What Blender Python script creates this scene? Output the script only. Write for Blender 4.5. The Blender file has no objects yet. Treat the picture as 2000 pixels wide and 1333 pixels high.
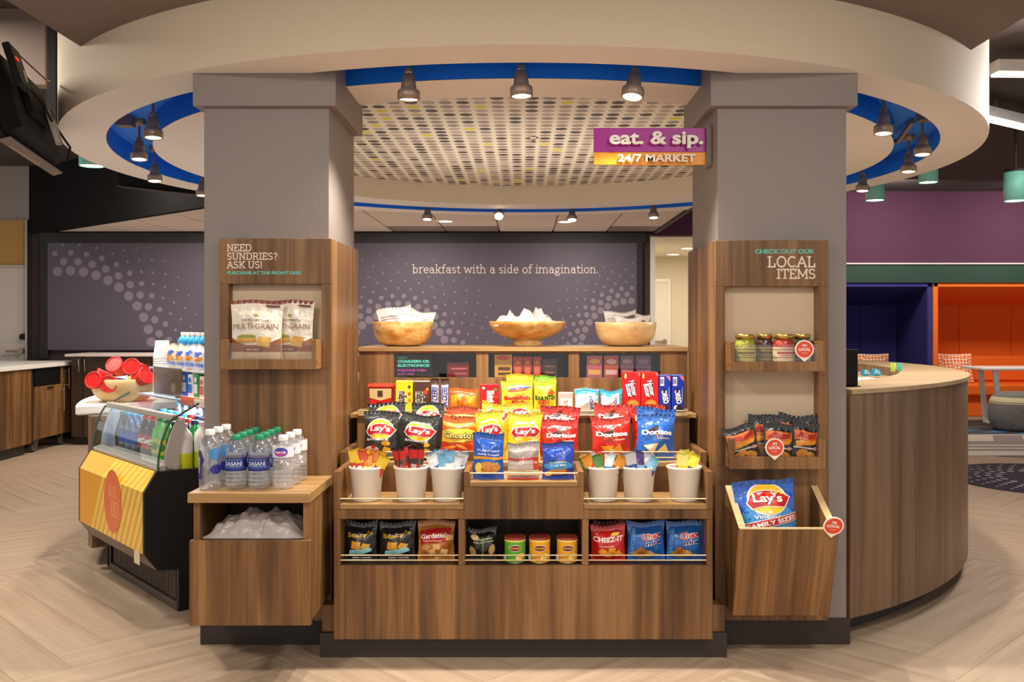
import bpy, bmesh, math, random
from mathutils import Vector, Matrix, noise
PI = math.pi
sc = bpy.context.scene
COL = sc.collection

# ------------------------------------------------------------------ camera, world, lamps
F, E, CX, CY = 1840.0, 1.30, 1022.0, 630.0        # focal length in pixels of the 2000 px frame, eye height
cam_d = bpy.data.cameras.new('camera'); cam = bpy.data.objects.new('camera', cam_d); COL.objects.link(cam)
cam_d.sensor_width = 36; cam_d.lens = F * 36 / 2000
cam_d.shift_x = -(CX - 1000) / 2000; cam_d.shift_y = -(666.5 - CY) / 2000
cam.location = (0, 0, E); cam.rotation_euler = (PI / 2, 0, 0); cam_d.clip_end = 60
sc.camera = cam
sc.view_settings.view_transform = 'Standard'; sc.view_settings.look = 'None'
sc.view_settings.exposure = 0.25; sc.view_settings.gamma = 1.0; sc.view_settings.use_curve_mapping = False
world = bpy.data.worlds.new('world'); sc.world = world; world.use_nodes = True
bg = world.node_tree.nodes['Background']
bg.inputs[0].default_value = (1.0, 0.96, 0.92, 1); bg.inputs[1].default_value = 0.72

def lamp(kind, name, loc, energy, color=(1, .90, .77), size=.1, size_y=None, target=None, spot=1.9, blend=.6, parent=None):
    d = bpy.data.lights.new(name, kind); d.energy = energy; d.color = color
    if kind == 'AREA':
        d.size = size
        if size_y: d.shape = 'RECTANGLE'; d.size_y = size_y
    else:
        d.shadow_soft_size = size
    if kind == 'SPOT': d.spot_size = spot; d.spot_blend = blend
    o = bpy.data.objects.new(name, d); COL.objects.link(o); o.location = loc
    if target is not None:
        o.rotation_euler = (Vector(target) - Vector(loc)).to_track_quat('-Z', 'Y').to_euler()
    return o
# added fill lights, unseen, just under the grey soffit on the near side
for i, (x, y, e) in enumerate(((-1.25, 1.7, 34), (1.25, 1.7, 34), (0, .2, 30), (-1.4, -1.2, 30), (1.4, -1.2, 30))):
    lamp('AREA', 'near_fill', (x, y, 2.55), e, size=.35, target=(x, y + .25, 0))
lamp('AREA', 'ceiling_fill', (0, 6.3, 1.75), 9, color=(1, .90, .76), size=1.6, target=(0, 6.3, 3))  # added unseen uplight in mid-air, brightens the dotted ceiling
for x in (-3.4, -1.2, .6):
    lamp('AREA', 'kitchen_lamp', (x, 9.4, 2.27), 26, color=(1, .92, .80), size=.5, target=(x, 9.6, 0))
lamp('AREA', 'corridor_lamp', (2.4, 14.6, 2.40), 45, color=(1, .95, .82), size=1.0, target=(2.4, 14.6, 0))
for x, y in ((4.6, 11.3), (6.6, 11.3)):
    lamp('AREA', 'lounge_lamp', (x, y, 2.9), 34, color=(1, .90, .80), size=.4, target=(x, 13.2, .2))
lamp('AREA', 'lobby_lamp', (3.35, 5.35, 2.62), 26, color=(1, .96, .92), size=.5, size_y=.12, target=(2.5, 4.9, 2.3))
lamp('AREA', 'lobby_lamp', (3.9, 6.2, 2.9), 40, color=(1, .95, .90), size=.6, target=(3.9, 6.5, 0))
lamp('AREA', 'lobby_lamp', (-3.4, 4.6, 2.9), 40, color=(1, .90, .78), size=.6, target=(-3.4, 5.0, 0))
lamp('AREA', 'lobby_lamp', (-3.6, 8.2, 2.9), 30, color=(1, .90, .78), size=.6, target=(-3.9, 8.6, 0))

# ------------------------------------------------------------------ materials
def lin(c):
    f = lambda v: v / 12.92 if v <= .04045 else ((v + .055) / 1.055) ** 2.4
    return tuple(f(v / 255.0) for v in c[:3]) + (1.0,)
MC = {}
def mat(c, rough=.5, metal=0.0, spec=.5, emit=0, key=None, bump=0.0, bscale=200):
    k = key or (tuple(c), rough, metal, spec, emit, bump, bscale)
    if k in MC: return MC[k]
    m = bpy.data.materials.new('mat'); m.use_nodes = True; b = m.node_tree.nodes['Principled BSDF']
    b.inputs['Base Color'].default_value = lin(c); b.inputs['Roughness'].default_value = rough
    b.inputs['Metallic'].default_value = metal; b.inputs['Specular IOR Level'].default_value = spec
    if emit:
        b.inputs['Emission Color'].default_value = lin(c); b.inputs['Emission Strength'].default_value = emit
    if bump:
        nt = m.node_tree; tc = nt.nodes.new('ShaderNodeTexCoord'); n = nt.nodes.new('ShaderNodeTexNoise'); bp = nt.nodes.new('ShaderNodeBump')
        n.inputs['Scale'].default_value = bscale; n.inputs['Detail'].default_value = 3
        bp.inputs['Strength'].default_value = bump; bp.inputs['Distance'].default_value = .01
        nt.links.new(tc.outputs['Object'], n.inputs['Vector']); nt.links.new(n.outputs[0], bp.inputs['Height']); nt.links.new(bp.outputs[0], b.inputs['Normal'])
    MC[k] = m; return m

class NT:
    def __init__(s, rough=.5, spec=.5):
        s.m = bpy.data.materials.new('mat'); s.m.use_nodes = True; s.nt = s.m.node_tree
        s.b = s.nt.nodes['Principled BSDF']; s.b.inputs['Roughness'].default_value = rough; s.b.inputs['Specular IOR Level'].default_value = spec
    def n(s, t, **kw):
        x = s.nt.nodes.new(t)
        for k, v in kw.items(): setattr(x, k, v)
        return x
    def l(s, a, b): s.nt.links.new(a, b)
    def coord(s, scale=(1, 1, 1), out='Object', rot=(0, 0, 0)):
        tc = s.n('ShaderNodeTexCoord'); mp = s.n('ShaderNodeMapping'); mp.inputs['Scale'].default_value = scale; mp.inputs['Rotation'].default_value = rot
        s.l(tc.outputs[out], mp.inputs['Vector']); return mp.outputs[0]
    def noise(s, vec, scale=1, detail=4, dist=0, rough=.55):
        x = s.n('ShaderNodeTexNoise'); x.inputs['Scale'].default_value = scale; x.inputs['Detail'].default_value = detail
        x.inputs['Distortion'].default_value = dist; x.inputs['Roughness'].default_value = rough; s.l(vec, x.inputs['Vector']); return x.outputs[0]
    def ramp(s, fac, stops, interp='LINEAR'):
        r = s.n('ShaderNodeValToRGB'); r.color_ramp.interpolation = interp; e = r.color_ramp.elements
        while len(e) < len(stops): e.new(.5)
        for q, (p, c) in zip(e, stops): q.position = p; q.color = lin(c)
        s.l(fac, r.inputs[0]); return r.outputs[0]
    def math(s, op, a, b=None, c=None):
        x = s.n('ShaderNodeMath', operation=op)
        for i, v in enumerate((a, b, c)):
            if v is None: continue
            if isinstance(v, (int, float)): x.inputs[i].default_value = v
            else: s.l(v, x.inputs[i])
        return x.outputs[0]
    def mix(s, fac, a, b, blend='MIX'):
        x = s.n('ShaderNodeMix', data_type='RGBA', blend_type=blend)
        for k, v in ((0, fac), (6, a), (7, b)):
            if isinstance(v, (int, float)): x.inputs[k].default_value = v
            elif isinstance(v, tuple): x.inputs[k].default_value = lin(v)
            else: s.l(v, x.inputs[k])
        return x.outputs[2]
    def col(s, c): s.l(c, s.b.inputs['Base Color'])
    def bump(s, h, st=.2, d=.01):
        x = s.n('ShaderNodeBump'); x.inputs['Strength'].default_value = st; x.inputs['Distance'].default_value = d
        s.l(h, x.inputs['Height']); s.l(x.outputs[0], s.b.inputs['Normal'])

def wood(scale, stops, rough=.42, k=1.0):
    t = NT(rough, .4); v = t.coord(tuple(a * k for a in scale)); n1 = t.noise(v, 1, 4, .5, .62)
    v2 = t.coord(tuple(a * 5.0 if a > 3 else a * 2.2 for a in scale)); n2 = t.noise(v2, 1, 4, .2, .6)
    f = t.math('ADD', t.math('MULTIPLY', n1, .72), t.math('MULTIPLY', n2, .28))
    t.col(t.ramp(f, stops)); t.bump(n2, .06, .004); return t.m
WS = [(.28, (58, 38, 24)), (.40, (92, 63, 38)), (.50, (122, 86, 52)), (.60, (150, 110, 70)), (.72, (108, 78, 52))]
WOOD = wood((8.5, 8.5, .5), WS)
WOODH = wood((.55, 13, 13), [(.3, (126, 94, 58)), (.5, (166, 130, 84)), (.7, (196, 160, 108))])  # light on the shelf tops and edges is put into this paler tone
WOODD = wood((9, 9, .5), [(.3, (84, 62, 45)), (.45, (112, 84, 61)), (.55, (130, 100, 74)), (.72, (148, 118, 90))])
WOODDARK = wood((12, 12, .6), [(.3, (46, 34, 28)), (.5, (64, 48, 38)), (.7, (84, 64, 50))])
WOODTOP = wood((.6, 9, 9), [(.3, (150, 120, 88)), (.5, (182, 152, 114)), (.7, (204, 176, 136))])
BOWLW = wood((3.6, 3.6, 9), [(.32, (150, 88, 36)), (.43, (206, 146, 74)), (.54, (238, 202, 136)), (.62, (222, 168, 92)), (.72, (170, 106, 48))], .3)
BOWLL = wood((3, 3, 7), [(.32, (190, 138, 80)), (.45, (230, 192, 132)), (.6, (244, 218, 168)), (.72, (210, 160, 100))], .3)
EDGE = mat((214, 184, 136), .4)
BLACK = mat((14, 12, 12), .6, spec=.25); CHAR = mat((50, 43, 40), .5); KICK = mat((52, 43, 38), .55)
WHITE = mat((238, 234, 228), .45); CHROME = mat((215, 205, 190), .22, 1.0); STEEL = mat((165, 155, 145), .35, 1.0)
NICKEL = mat((158, 136, 118), .38, .35); CERAMIC = mat((232, 226, 218), .22)
COLG = mat((140, 130, 126), .55, bump=.05, bscale=90); SOFF = mat((128, 116, 110), .8)
CREAM = mat((224, 206, 182), .75); RINGW = mat((243, 238, 236), .75); BLUE = mat((6, 126, 242), .55)
BEIGE = None
def lit(c, e, key): return mat(c, .5, emit=e, key=key)
LENS = lit((255, 238, 205), 14, 'lens'); LINL = lit((255, 246, 235), 5, 'linl'); DOWN = lit((255, 240, 215), 7, 'down')

def clear(tint=(250, 252, 255), gloss=.06, rough=.05, edge=.55, glare=0):
    k = ('clear', tint, gloss, rough, edge, glare)
    if k in MC: return MC[k]
    m = bpy.data.materials.new('clear'); m.use_nodes = True; nt = m.node_tree; nt.nodes.clear()
    o = nt.nodes.new('ShaderNodeOutputMaterial'); mx = nt.nodes.new('ShaderNodeMixShader'); tr = nt.nodes.new('ShaderNodeBsdfTransparent'); gl = nt.nodes.new('ShaderNodeBsdfGlossy')
    lw = nt.nodes.new('ShaderNodeLayerWeight'); lw.inputs[0].default_value = .35
    ml = nt.nodes.new('ShaderNodeMath'); ml.operation = 'MULTIPLY_ADD'; ml.inputs[1].default_value = edge; ml.inputs[2].default_value = gloss; ml.use_clamp = True
    tr.inputs[0].default_value = lin(tint); gl.inputs['Roughness'].default_value = rough
    nt.links.new(lw.outputs['Facing'], ml.inputs[0]); nt.links.new(ml.outputs[0], mx.inputs[0]); nt.links.new(tr.outputs[0], mx.inputs[1]); nt.links.new(gl.outputs[0], mx.inputs[2]); last = mx
    if glare:
        df = nt.nodes.new('ShaderNodeBsdfDiffuse'); df.inputs[0].default_value = lin((246, 248, 252)); m2 = nt.nodes.new('ShaderNodeMixShader'); m2.inputs[0].default_value = glare  # white share stands for bright surroundings reflected in the clear plastic
        nt.links.new(mx.outputs[0], m2.inputs[1]); nt.links.new(df.outputs[0], m2.inputs[2]); last = m2
    nt.links.new(last.outputs[0], o.inputs[0])
    MC[k] = m; return m
GLASS = clear((244, 250, 248), .05, .02, .35); ACRYL = clear((250, 250, 250), .04, .05, .25)
def film(c=(235, 232, 230), alpha=.45, rough=.25):
    k = ('film', c, alpha)
    if k in MC: return MC[k]
    m = bpy.data.materials.new('film'); m.use_nodes = True; b = m.node_tree.nodes['Principled BSDF']
    b.inputs['Base Color'].default_value = lin(c); b.inputs['Alpha'].default_value = alpha; b.inputs['Roughness'].default_value = rough
    MC[k] = m; return m

# ------------------------------------------------------------------ mesh helpers
class MB:
    def __init__(s): s.v = []; s.f = []; s.sm = []
    def add(s, vs, fs, smooth=False):
        o = len(s.v); s.v += [tuple(v) for v in vs]; s.f += [tuple(i + o for i in f) for f in fs]; s.sm += [smooth] * len(fs); return s
    def box(s, x0, x1, y0, y1, z0, z1):
        return s.add([(x0, y0, z0), (x1, y0, z0), (x1, y1, z0), (x0, y1, z0), (x0, y0, z1), (x1, y0, z1), (x1, y1, z1), (x0, y1, z1)],
                     [(0, 3, 2, 1), (4, 5, 6, 7), (0, 1, 5, 4), (1, 2, 6, 5), (2, 3, 7, 6), (3, 0, 4, 7)])
    def hexa(s, p): return s.add(p, [(0, 3, 2, 1), (4, 5, 6, 7), (0, 1, 5, 4), (1, 2, 6, 5), (2, 3, 7, 6), (3, 0, 4, 7)])
    def prism(s, poly, a, b, axis='z'):        # poly of 2-D points pushed from a to b along an axis
        n = len(poly)
        mk = {'z': lambda p, h: (p[0], p[1], h), 'x': lambda p, h: (h, p[0], p[1]), 'y': lambda p, h: (p[0], h, p[1])}[axis]
        return s.add([mk(p, a) for p in poly] + [mk(p, b) for p in poly],
                     [tuple(range(n))[::-1], tuple(range(n, 2 * n))] + [(i, (i + 1) % n, (i + 1) % n + n, i + n) for i in range(n)])
    def lathe(s, prof, seg=24, c=(0, 0, 0), smooth=True, a0=0, a1=2 * PI, cap=True):
        full = abs(a1 - a0 - 2 * PI) < 1e-6; cnt = seg if full else seg + 1; vs = []; fs = []
        for r, z in prof:
            for k in range(cnt):
                a = a0 + (a1 - a0) * k / seg; vs.append((c[0] + r * math.cos(a), c[1] + r * math.sin(a), c[2] + z))
        for j in range(len(prof) - 1):
            for k in range(seg):
                k2 = (k + 1) % cnt; fs.append((j * cnt + k, j * cnt + k2, (j + 1) * cnt + k2, (j + 1) * cnt + k))
        s.add(vs, fs, smooth)
        if cap and full:
            for j, rev in ((0, True), (len(prof) - 1, False)):
                if prof[j][0] > 1e-5:
                    ring = [vs[j * cnt + k] for k in range(cnt)]; s.add(ring, [tuple(range(cnt))[::-1] if rev else tuple(range(cnt))])
        return s
    def cyl(s, p, q, r, seg=10, r2=None):
        p = Vector(p); q = Vector(q); d = (q - p).normalized(); u = d.orthogonal().normalized(); w = d.cross(u); r2 = r if r2 is None else r2; vs = []
        for c, rr in ((p, r), (q, r2)):
            for k in range(seg): a = 2 * PI * k / seg; vs.append(c + u * math.cos(a) * rr + w * math.sin(a) * rr)
        s.add(vs, [(k, (k + 1) % seg, (k + 1) % seg + seg, k + seg) for k in range(seg)], True)
        return s.add(vs, [tuple(range(seg))[::-1], tuple(range(seg, 2 * seg))])
    def tube(s, pts, r, seg=8):
        for a, b in zip(pts, pts[1:]): s.cyl(a, b, r, seg)
        return s
    def grid(s, fn, nu, nv, smooth=True, flip=False):
        vs = [fn(i / nu, j / nv) for j in range(nv + 1) for i in range(nu + 1)]; w = nu + 1
        fs = [(j * w + i, j * w + i + 1, (j + 1) * w + i + 1, (j + 1) * w + i) for j in range(nv) for i in range(nu)]
        if flip: fs = [f[::-1] for f in fs]
        return s.add(vs, fs, smooth)
    def mesh(s, name='m'):
        me = bpy.data.meshes.new(name); me.from_pydata(s.v, [], s.f); me.polygons.foreach_set('use_smooth', s.sm); me.update(); return me

def link(name, me, m, parent=None, bevel=0, label=None, cat=None, group=None, kind=None, loc=None, rot=None):
    if isinstance(me, MB): me = me.mesh(name)
    o = bpy.data.objects.new(name, me); COL.objects.link(o)
    if m is not None and not me.materials: me.materials.append(m)
    if parent is not None: o.parent = parent
    if loc is not None: o.location = loc
    if rot is not None: o.rotation_euler = rot
    if bevel:
        b = o.modifiers.new('bevel', 'BEVEL'); b.width = bevel; b.segments = 1; b.limit_method = 'ANGLE'
    if label: o['label'] = label
    if cat: o['category'] = cat
    if group: o['group'] = group
    if kind: o['kind'] = kind
    return o
def thing(name, label, cat, loc=(0, 0, 0), rot=(0, 0, 0), group=None, kind=None):
    o = bpy.data.objects.new(name, None); COL.objects.link(o); o.location = loc; o.rotation_euler = rot; o.empty_display_size = .05
    o['label'] = label
    if cat: o['category'] = cat
    if group: o['group'] = group
    if kind: o['kind'] = kind
    return o
def P(px, py, Y): return Vector(((px - CX) * Y / F, Y, E + (CY - py) * Y / F))
def X_(px, Y): return (px - CX) * Y / F
def Z_(py, Y): return E + (CY - py) * Y / F

# ------------------------------------------------------------------ lettering and flat prints laid on a surface
TXT = {}
def text_mesh(s, bold):
    k = (s, bold)
    if k not in TXT:
        cu = bpy.data.curves.new('text', 'FONT'); cu.body = s; cu.offset = bold; cu.resolution_u = 3; cu.dimensions = '2D'; cu.fill_mode = 'BOTH'
        ob = bpy.data.objects.new('text', cu); me = bpy.data.meshes.new_from_object(ob)
        vs = [v.co.copy() for v in me.vertices]; fs = [tuple(p.vertices) for p in me.polygons]
        x0 = min(v.x for v in vs); x1 = max(v.x for v in vs); y0 = min(v.y for v in vs); y1 = max(v.y for v in vs)
        TXT[k] = ([((v.x - (x0 + x1) / 2) , (v.y - (y0 + y1) / 2)) for v in vs], fs, x1 - x0, y1 - y0)
        bpy.data.objects.remove(ob); bpy.data.meshes.remove(me); bpy.data.curves.remove(cu)
    return TXT[k]
def decals(parent, mp, w, h, items, eps0=.0012, deps=.0008):
    """items in fractions of width (centre 0) and height (bottom 0): txt, ell, poly, rect; mp(x, z, lift) gives the surface point"""
    for L, it in enumerate(items):
        e = eps0 + deps * L + ((.0022 * min(2.5, h / .2)) if it[0] == 'txt' and eps0 > .001 else 0); k = it[0]; mb = MB()
        if k == 'txt':
            _, s, x, z, wf, c = it[:6]; o = it[6] if len(it) > 6 else {}
            vs, fs, tw, th = text_mesh(s, o.get('b', .02)); rot = math.radians(o.get('r', 0)); sx = wf * w / tw; sz = o['h'] * h / th if 'h' in o else sx
            pts = []
            for a, b in vs:
                a *= sx; b *= sz; a += b * o.get('sh', 0); b += o.get('arc', 0) * a * a / w
                pts.append(mp(x * w + a * math.cos(rot) - b * math.sin(rot), z * h + a * math.sin(rot) + b * math.cos(rot), e))
            mb.add(pts, fs); nm = 'lettering'
        elif k == 'ell':
            _, x, z, rx, rz, c = it[:6]; o = it[6] if len(it) > 6 else {}; rot = math.radians(o.get('r', 0)); n = 24; R = 5; vs = [(0, 0)]
            for j in range(1, R + 1): vs += [(rx * w * j / R * math.cos(2 * PI * i / n), rz * h * j / R * math.sin(2 * PI * i / n)) for i in range(n)]
            fs = [(0, 1 + i, 1 + (i + 1) % n) for i in range(n)]
            for j in range(R - 1): fs += [(1 + j * n + i, 1 + (j + 1) * n + i, 1 + (j + 1) * n + (i + 1) % n, 1 + j * n + (i + 1) % n) for i in range(n)]
            mb.add([mp(x * w + a * math.cos(rot) - b * math.sin(rot), z * h + a * math.sin(rot) + b * math.cos(rot), e) for a, b in vs], fs, True); nm = 'emblem'
        elif k == 'poly':
            _, pts, c = it[:3]; q = []
            for a, b in zip(pts, pts[1:] + pts[:1]): q += [(a[0] + (b[0] - a[0]) * t / 6, a[1] + (b[1] - a[1]) * t / 6) for t in range(6)]
            cx = sum(a for a, b in q) / len(q); cz = sum(b for a, b in q) / len(q); n = len(q); vs = [(cx, cz)]; R = 5
            for j in range(1, R + 1): vs += [(cx + (a - cx) * j / R, cz + (b - cz) * j / R) for a, b in q]
            fs = [(0, 1 + i, 1 + (i + 1) % n) for i in range(n)]
            for j in range(R - 1): fs += [(1 + j * n + i, 1 + (j + 1) * n + i, 1 + (j + 1) * n + (i + 1) % n, 1 + j * n + (i + 1) % n) for i in range(n)]
            mb.add([mp(a * w, b * h, e) for a, b in vs], fs, True); nm = 'printed_picture'
        else:
            _, x0, x1, z0, z1, c = it[:6]
            mb.grid(lambda u, v: mp((x0 + (x1 - x0) * u) * w, (z0 + (z1 - z0) * v) * h, e), 16, max(3, int(20 * (z1 - z0)) + 1)); nm = 'printed_band'
        link(nm, mb, mat(c, .35) if isinstance(c, tuple) else c, parent)

# slab-serif stroke letters: strokes plus serif bars
def arc(cx, cy, rx, ry, a, b, n=9): return [(cx + rx * math.cos(math.radians(a + (b - a) * i / n)), cy + ry * math.sin(math.radians(a + (b - a) * i / n))) for i in range(n + 1)]
SL = {
 'a': (.50, [arc(.22, .14, .14, .14, 0, 360, 14), [(.37, 0), (.37, .30)] + arc(.225, .30, .145, .15, 0, 155)], [(.41, 0, .12)]),
 'b': (.52, [[(.12, 0), (.12, .70)], arc(.27, .22, .16, .22, 0, 360, 14)], [(.08, .70, .14)]),
 'd': (.54, [[(.41, 0), (.41, .70)], arc(.25, .22, .16, .22, 0, 360, 14)], [(.37, .70, .14), (.45, 0, .12)]),
 'e': (.48, [arc(.24, .22, .17, .22, 0, 318, 14), [(.07, .23), (.41, .23)]], []),
 'f': (.34, [[(.15, 0), (.15, .55)] + arc(.27, .55, .12, .15, 180, 50, 6), [(.04, .44), (.30, .44)]], [(.15, 0, .22)]),
 'g': (.48, [arc(.21, .27, .14, .17, 0, 360, 14), arc(.22, -.10, .18, .11, 0, 360, 14), [(.12, .13), (.09, .05), (.16, .01)], [(.30, .38), (.42, .44)]], []),
 'h': (.56, [[(.12, 0), (.12, .70)], arc(.27, .27, .15, .17, 180, 0) + [(.42, 0)]], [(.12, 0, .20), (.42, 0, .18), (.08, .70, .14)]),
 'i': (.26, [[(.13, 0), (.13, .44)], [(.13, .60), (.13, .67)]], [(.13, 0, .22), (.09, .44, .14)]),
 'k': (.53, [[(.12, 0), (.12, .70)], [(.42, .43), (.14, .17)], [(.24, .26), (.43, .02)]], [(.12, 0, .20), (.08, .70, .14), (.42, .44, .16), (.44, 0, .16)]),
 'm': (.84, [[(.12, 0), (.12, .44)], arc(.27, .27, .15, .17, 180, 0) + [(.42, 0)], arc(.57, .27, .15, .17, 180, 0) + [(.72, 0)]], [(.12, 0, .20), (.42, 0, .17), (.72, 0, .18), (.08, .44, .14)]),
 'n': (.56, [[(.12, 0), (.12, .44)], arc(.27, .27, .15, .17, 180, 0) + [(.42, 0)]], [(.12, 0, .20), (.42, 0, .18), (.08, .44, .14)]),
 'o': (.50, [arc(.25, .22, .18, .22, 0, 360, 16)], []),
 'r': (.40, [[(.13, 0), (.13, .44)], arc(.28, .27, .15, .17, 180, 60)], [(.13, 0, .22), (.09, .44, .14)]),
 's': (.40, [arc(.20, .33, .13, .11, 30, 250, 8) + arc(.20, .11, .14, .11, 80, -150, 8)], []),
 't': (.34, [[(.15, .60), (.15, .12)] + arc(.26, .12, .11, .12, 180, 310, 6), [(.04, .44), (.30, .44)]], []),
 'w': (.72, [[(.08, .44), (.21, 0), (.36, .42), (.51, 0), (.64, .44)]], [(.09, .44, .16), (.63, .44, .16)]),
 '.': (.22, [[(.10, 0), (.10, .06)]], []), ' ': (.26, [], []),
 'A': (.72, [[(.08, 0), (.36, .68), (.64, 0)], [(.20, .24), (.52, .24)]], [(.08, 0, .20), (.64, 0, .20)]),
 'C': (.66, [arc(.36, .34, .28, .34, 48, 312, 14)], []),
 'D': (.70, [[(.14, 0), (.14, .68), (.30, .68)] + arc(.32, .34, .30, .34, 88, -88, 10) + [(.14, 0)]], [(.10, 0, .14), (.10, .68, .14)]),
 'E': (.60, [[(.52, .16), (.52, 0), (.14, 0), (.14, .68), (.50, .68), (.50, .54)], [(.14, .35), (.40, .35)]], [(.09, 0, .12), (.09, .68, .12)]),
 'I': (.34, [[(.17, 0), (.17, .68)]], [(.17, 0, .26), (.17, .68, .26)]),
 'K': (.70, [[(.14, 0), (.14, .68)], [(.56, .66), (.16, .28)], [(.28, .38), (.58, .02)]], [(.14, 0, .22), (.14, .68, .22), (.56, .68, .2), (.58, 0, .2)]),
 'L': (.58, [[(.14, .68), (.14, 0), (.50, 0), (.50, .20)]], [(.14, .68, .24), (.09, 0, .12)]),
 'M': (.86, [[(.13, 0), (.13, .68), (.43, .14), (.73, .68), (.73, 0)]], [(.13, 0, .22), (.73, 0, .22), (.10, .68, .16), (.76, .68, .16)]),
 'N': (.76, [[(.14, 0), (.14, .68), (.60, 0), (.60, .68)]], [(.14, 0, .22), (.60, .68, .22), (.10, .68, .14)]),
 'O': (.74, [arc(.37, .34, .29, .34, 0, 360, 18)], []),
 'R': (.68, [[(.14, 0), (.14, .68), (.32, .68)] + arc(.34, .51, .19, .17, 88, -88, 8) + [(.14, .34)], [(.34, .34), (.56, 0)]], [(.14, 0, .22), (.10, .68, .14), (.58, 0, .16)]),
 'S': (.56, [arc(.28, .51, .19, .17, 25, 262, 9) + arc(.28, .17, .20, .17, 82, -155, 9)], []),
 'T': (.62, [[(.31, 0), (.31, .68)], [(.06, .54), (.06, .68), (.56, .68), (.56, .54)]], [(.31, 0, .24)]),
 'U': (.72, [[(.14, .68), (.14, .22)] + arc(.36, .22, .22, .22, 180, 360, 10) + [(.58, .68)]], [(.14, .68, .22), (.58, .68, .22)]),
 '?': (.50, [arc(.24, .51, .16, .17, 160, -70, 9) + [(.25, .20)], [(.25, .0), (.25, .07)]], []),
 '!': (.28, [[(.14, .68), (.14, .20)], [(.14, 0), (.14, .07)]], []),
}
def slab(s, h, wt=.075, track=.0):
    """MB of slab letters, cap height h, starting at x = 0 on the XZ plane; returns builder and width"""
    k = h / .68; x = 0; mb = MB(); cnt = [0]
    def seg(a, b, wd):
        dx, dz = b[0] - a[0], b[1] - a[1]; L = math.hypot(dx, dz) or 1e-6; ux, uz = dx / L, dz / L; e = wd * .32
        a = (a[0] - ux * e, a[1] - uz * e); b = (b[0] + ux * e, b[1] + uz * e); nx, nz = -uz * wd / 2, ux * wd / 2
        cnt[0] += 1; mb.add([((x + q[0]) * k, -cnt[0] * 1.5e-5, q[1] * k) for q in ((a[0] - nx, a[1] - nz), (b[0] - nx, b[1] - nz), (b[0] + nx, b[1] + nz), (a[0] + nx, a[1] + nz))], [(0, 1, 2, 3)])
    for ch in s:
        adv, st, se = SL[ch]; cnt[0] = 0
        for pl in st:
            for a, b in zip(pl, pl[1:]): seg(a, b, wt)
        for sx, sy, sw in se: seg((sx - sw / 2, sy), (sx + sw / 2, sy), wt * .8)
        x += adv + track
    return mb, x * k
def place_mb(mb, dx, dy, dz):
    mb.v = [(a + dx, b + dy, c + dz) for a, b, c in mb.v]; return mb
def flat_text(s, h, m, parent, x, y, z, align='l', bold=.02, depth=0, width=None, name='lettering'):
    """sans text on an XZ plane facing -Y; z is the baseline centre height"""
    vs, fs, tw, th = text_mesh(s, bold); kz = h / th; kx = width / tw if width else kz; W = tw * kx
    ox = {'l': W / 2, 'r': -W / 2, 'c': 0}[align]; mb = MB(); n = len(vs)
    pts = [(x + ox + a * kx, y, z + b * kz) for a, b in vs]
    mb.add(pts, fs)
    if depth:
        mb.add([(p[0], p[1] + depth, p[2]) for p in pts], [f[::-1] for f in fs]); ed = {}
        for f in fs:
            for a, b in zip(f, f[1:] + f[:1]): ed[(a, b)] = 1
        o = [e for e in ed if (e[1], e[0]) not in ed]
        mb.add(pts + [(p[0], p[1] + depth, p[2]) for p in pts], [(b, a, a + n, b + n) for a, b in o])
    return link(name, mb, m, parent)

# ================================================================== SETTING
RC = (0.0, 6.09); RO, RB, RI, RD = 2.70, 2.466, 2.23, 1.91       # ring centre; fascia, blue cove outside / inside, drum radius
ZS = 2.30
# floor: wide herringbone planks, each a part of the floor
t = NT(.42, .4); v = t.coord((.9, 16, 16)); n1 = t.noise(v, 1, 4, .6)
oi = t.n('ShaderNodeObjectInfo'); gm = t.n('ShaderNodeNewGeometry')
rnd = t.math('FRACT', t.math('ADD', oi.outputs['Random'], gm.outputs['Random Per Island']))
c1 = t.ramp(n1, [(.28, (168, 142, 118)), (.5, (196, 172, 148)), (.72, (214, 194, 170))])
c2 = t.mix(t.math('MULTIPLY', rnd, .32), c1, (170, 148, 130)); t.col(c2); t.bump(n1, .05, .003); PLANK = t.m
floor = link('floor', MB().box(-9, 9, -4, 18, -.06, -.004), mat((150, 130, 110), .6), kind='structure')
floor['label'] = 'light oak herringbone plank floor under the market counter'
W_, L_ = .2, 1.2
pm = MB().box(.0006, L_ - .0006, .0006, W_ - .0006, -.006, 0).mesh('plank'); pm.materials.append(PLANK)
c45 = math.sqrt(.5)
for j in range(-11, 12):
    for k in range(-50, 100):
        for ori in (0, 1):
            x, y = k * W_ + j * L_, k * W_ - j * L_
            cx, cy = (x + L_ / 2, y + W_ / 2) if ori == 0 else (x + L_ + W_ / 2, y - L_ / 2 + W_)
            wx, wy = (cx - cy) * c45, (cx + cy) * c45 + 1.0
            if not (2.7 < wy < 10.9 and abs(wx) < .62 * wy + .9): continue
            if wx > 2.2 and wy > 9.1: continue
            if wx * wx + (wy - RC[1]) ** 2 < 1.3 ** 2: continue
            px, py = (x, y) if ori == 0 else (x + L_ + W_, y - L_ + W_)
            o = bpy.data.objects.new('plank', pm); COL.objects.link(o); o.parent = floor
            o.location = ((px - py) * c45, (px + py) * c45 + 1.0, 0); o.rotation_euler = (0, 0, PI / 4 + (PI / 2 if ori else 0))

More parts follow.
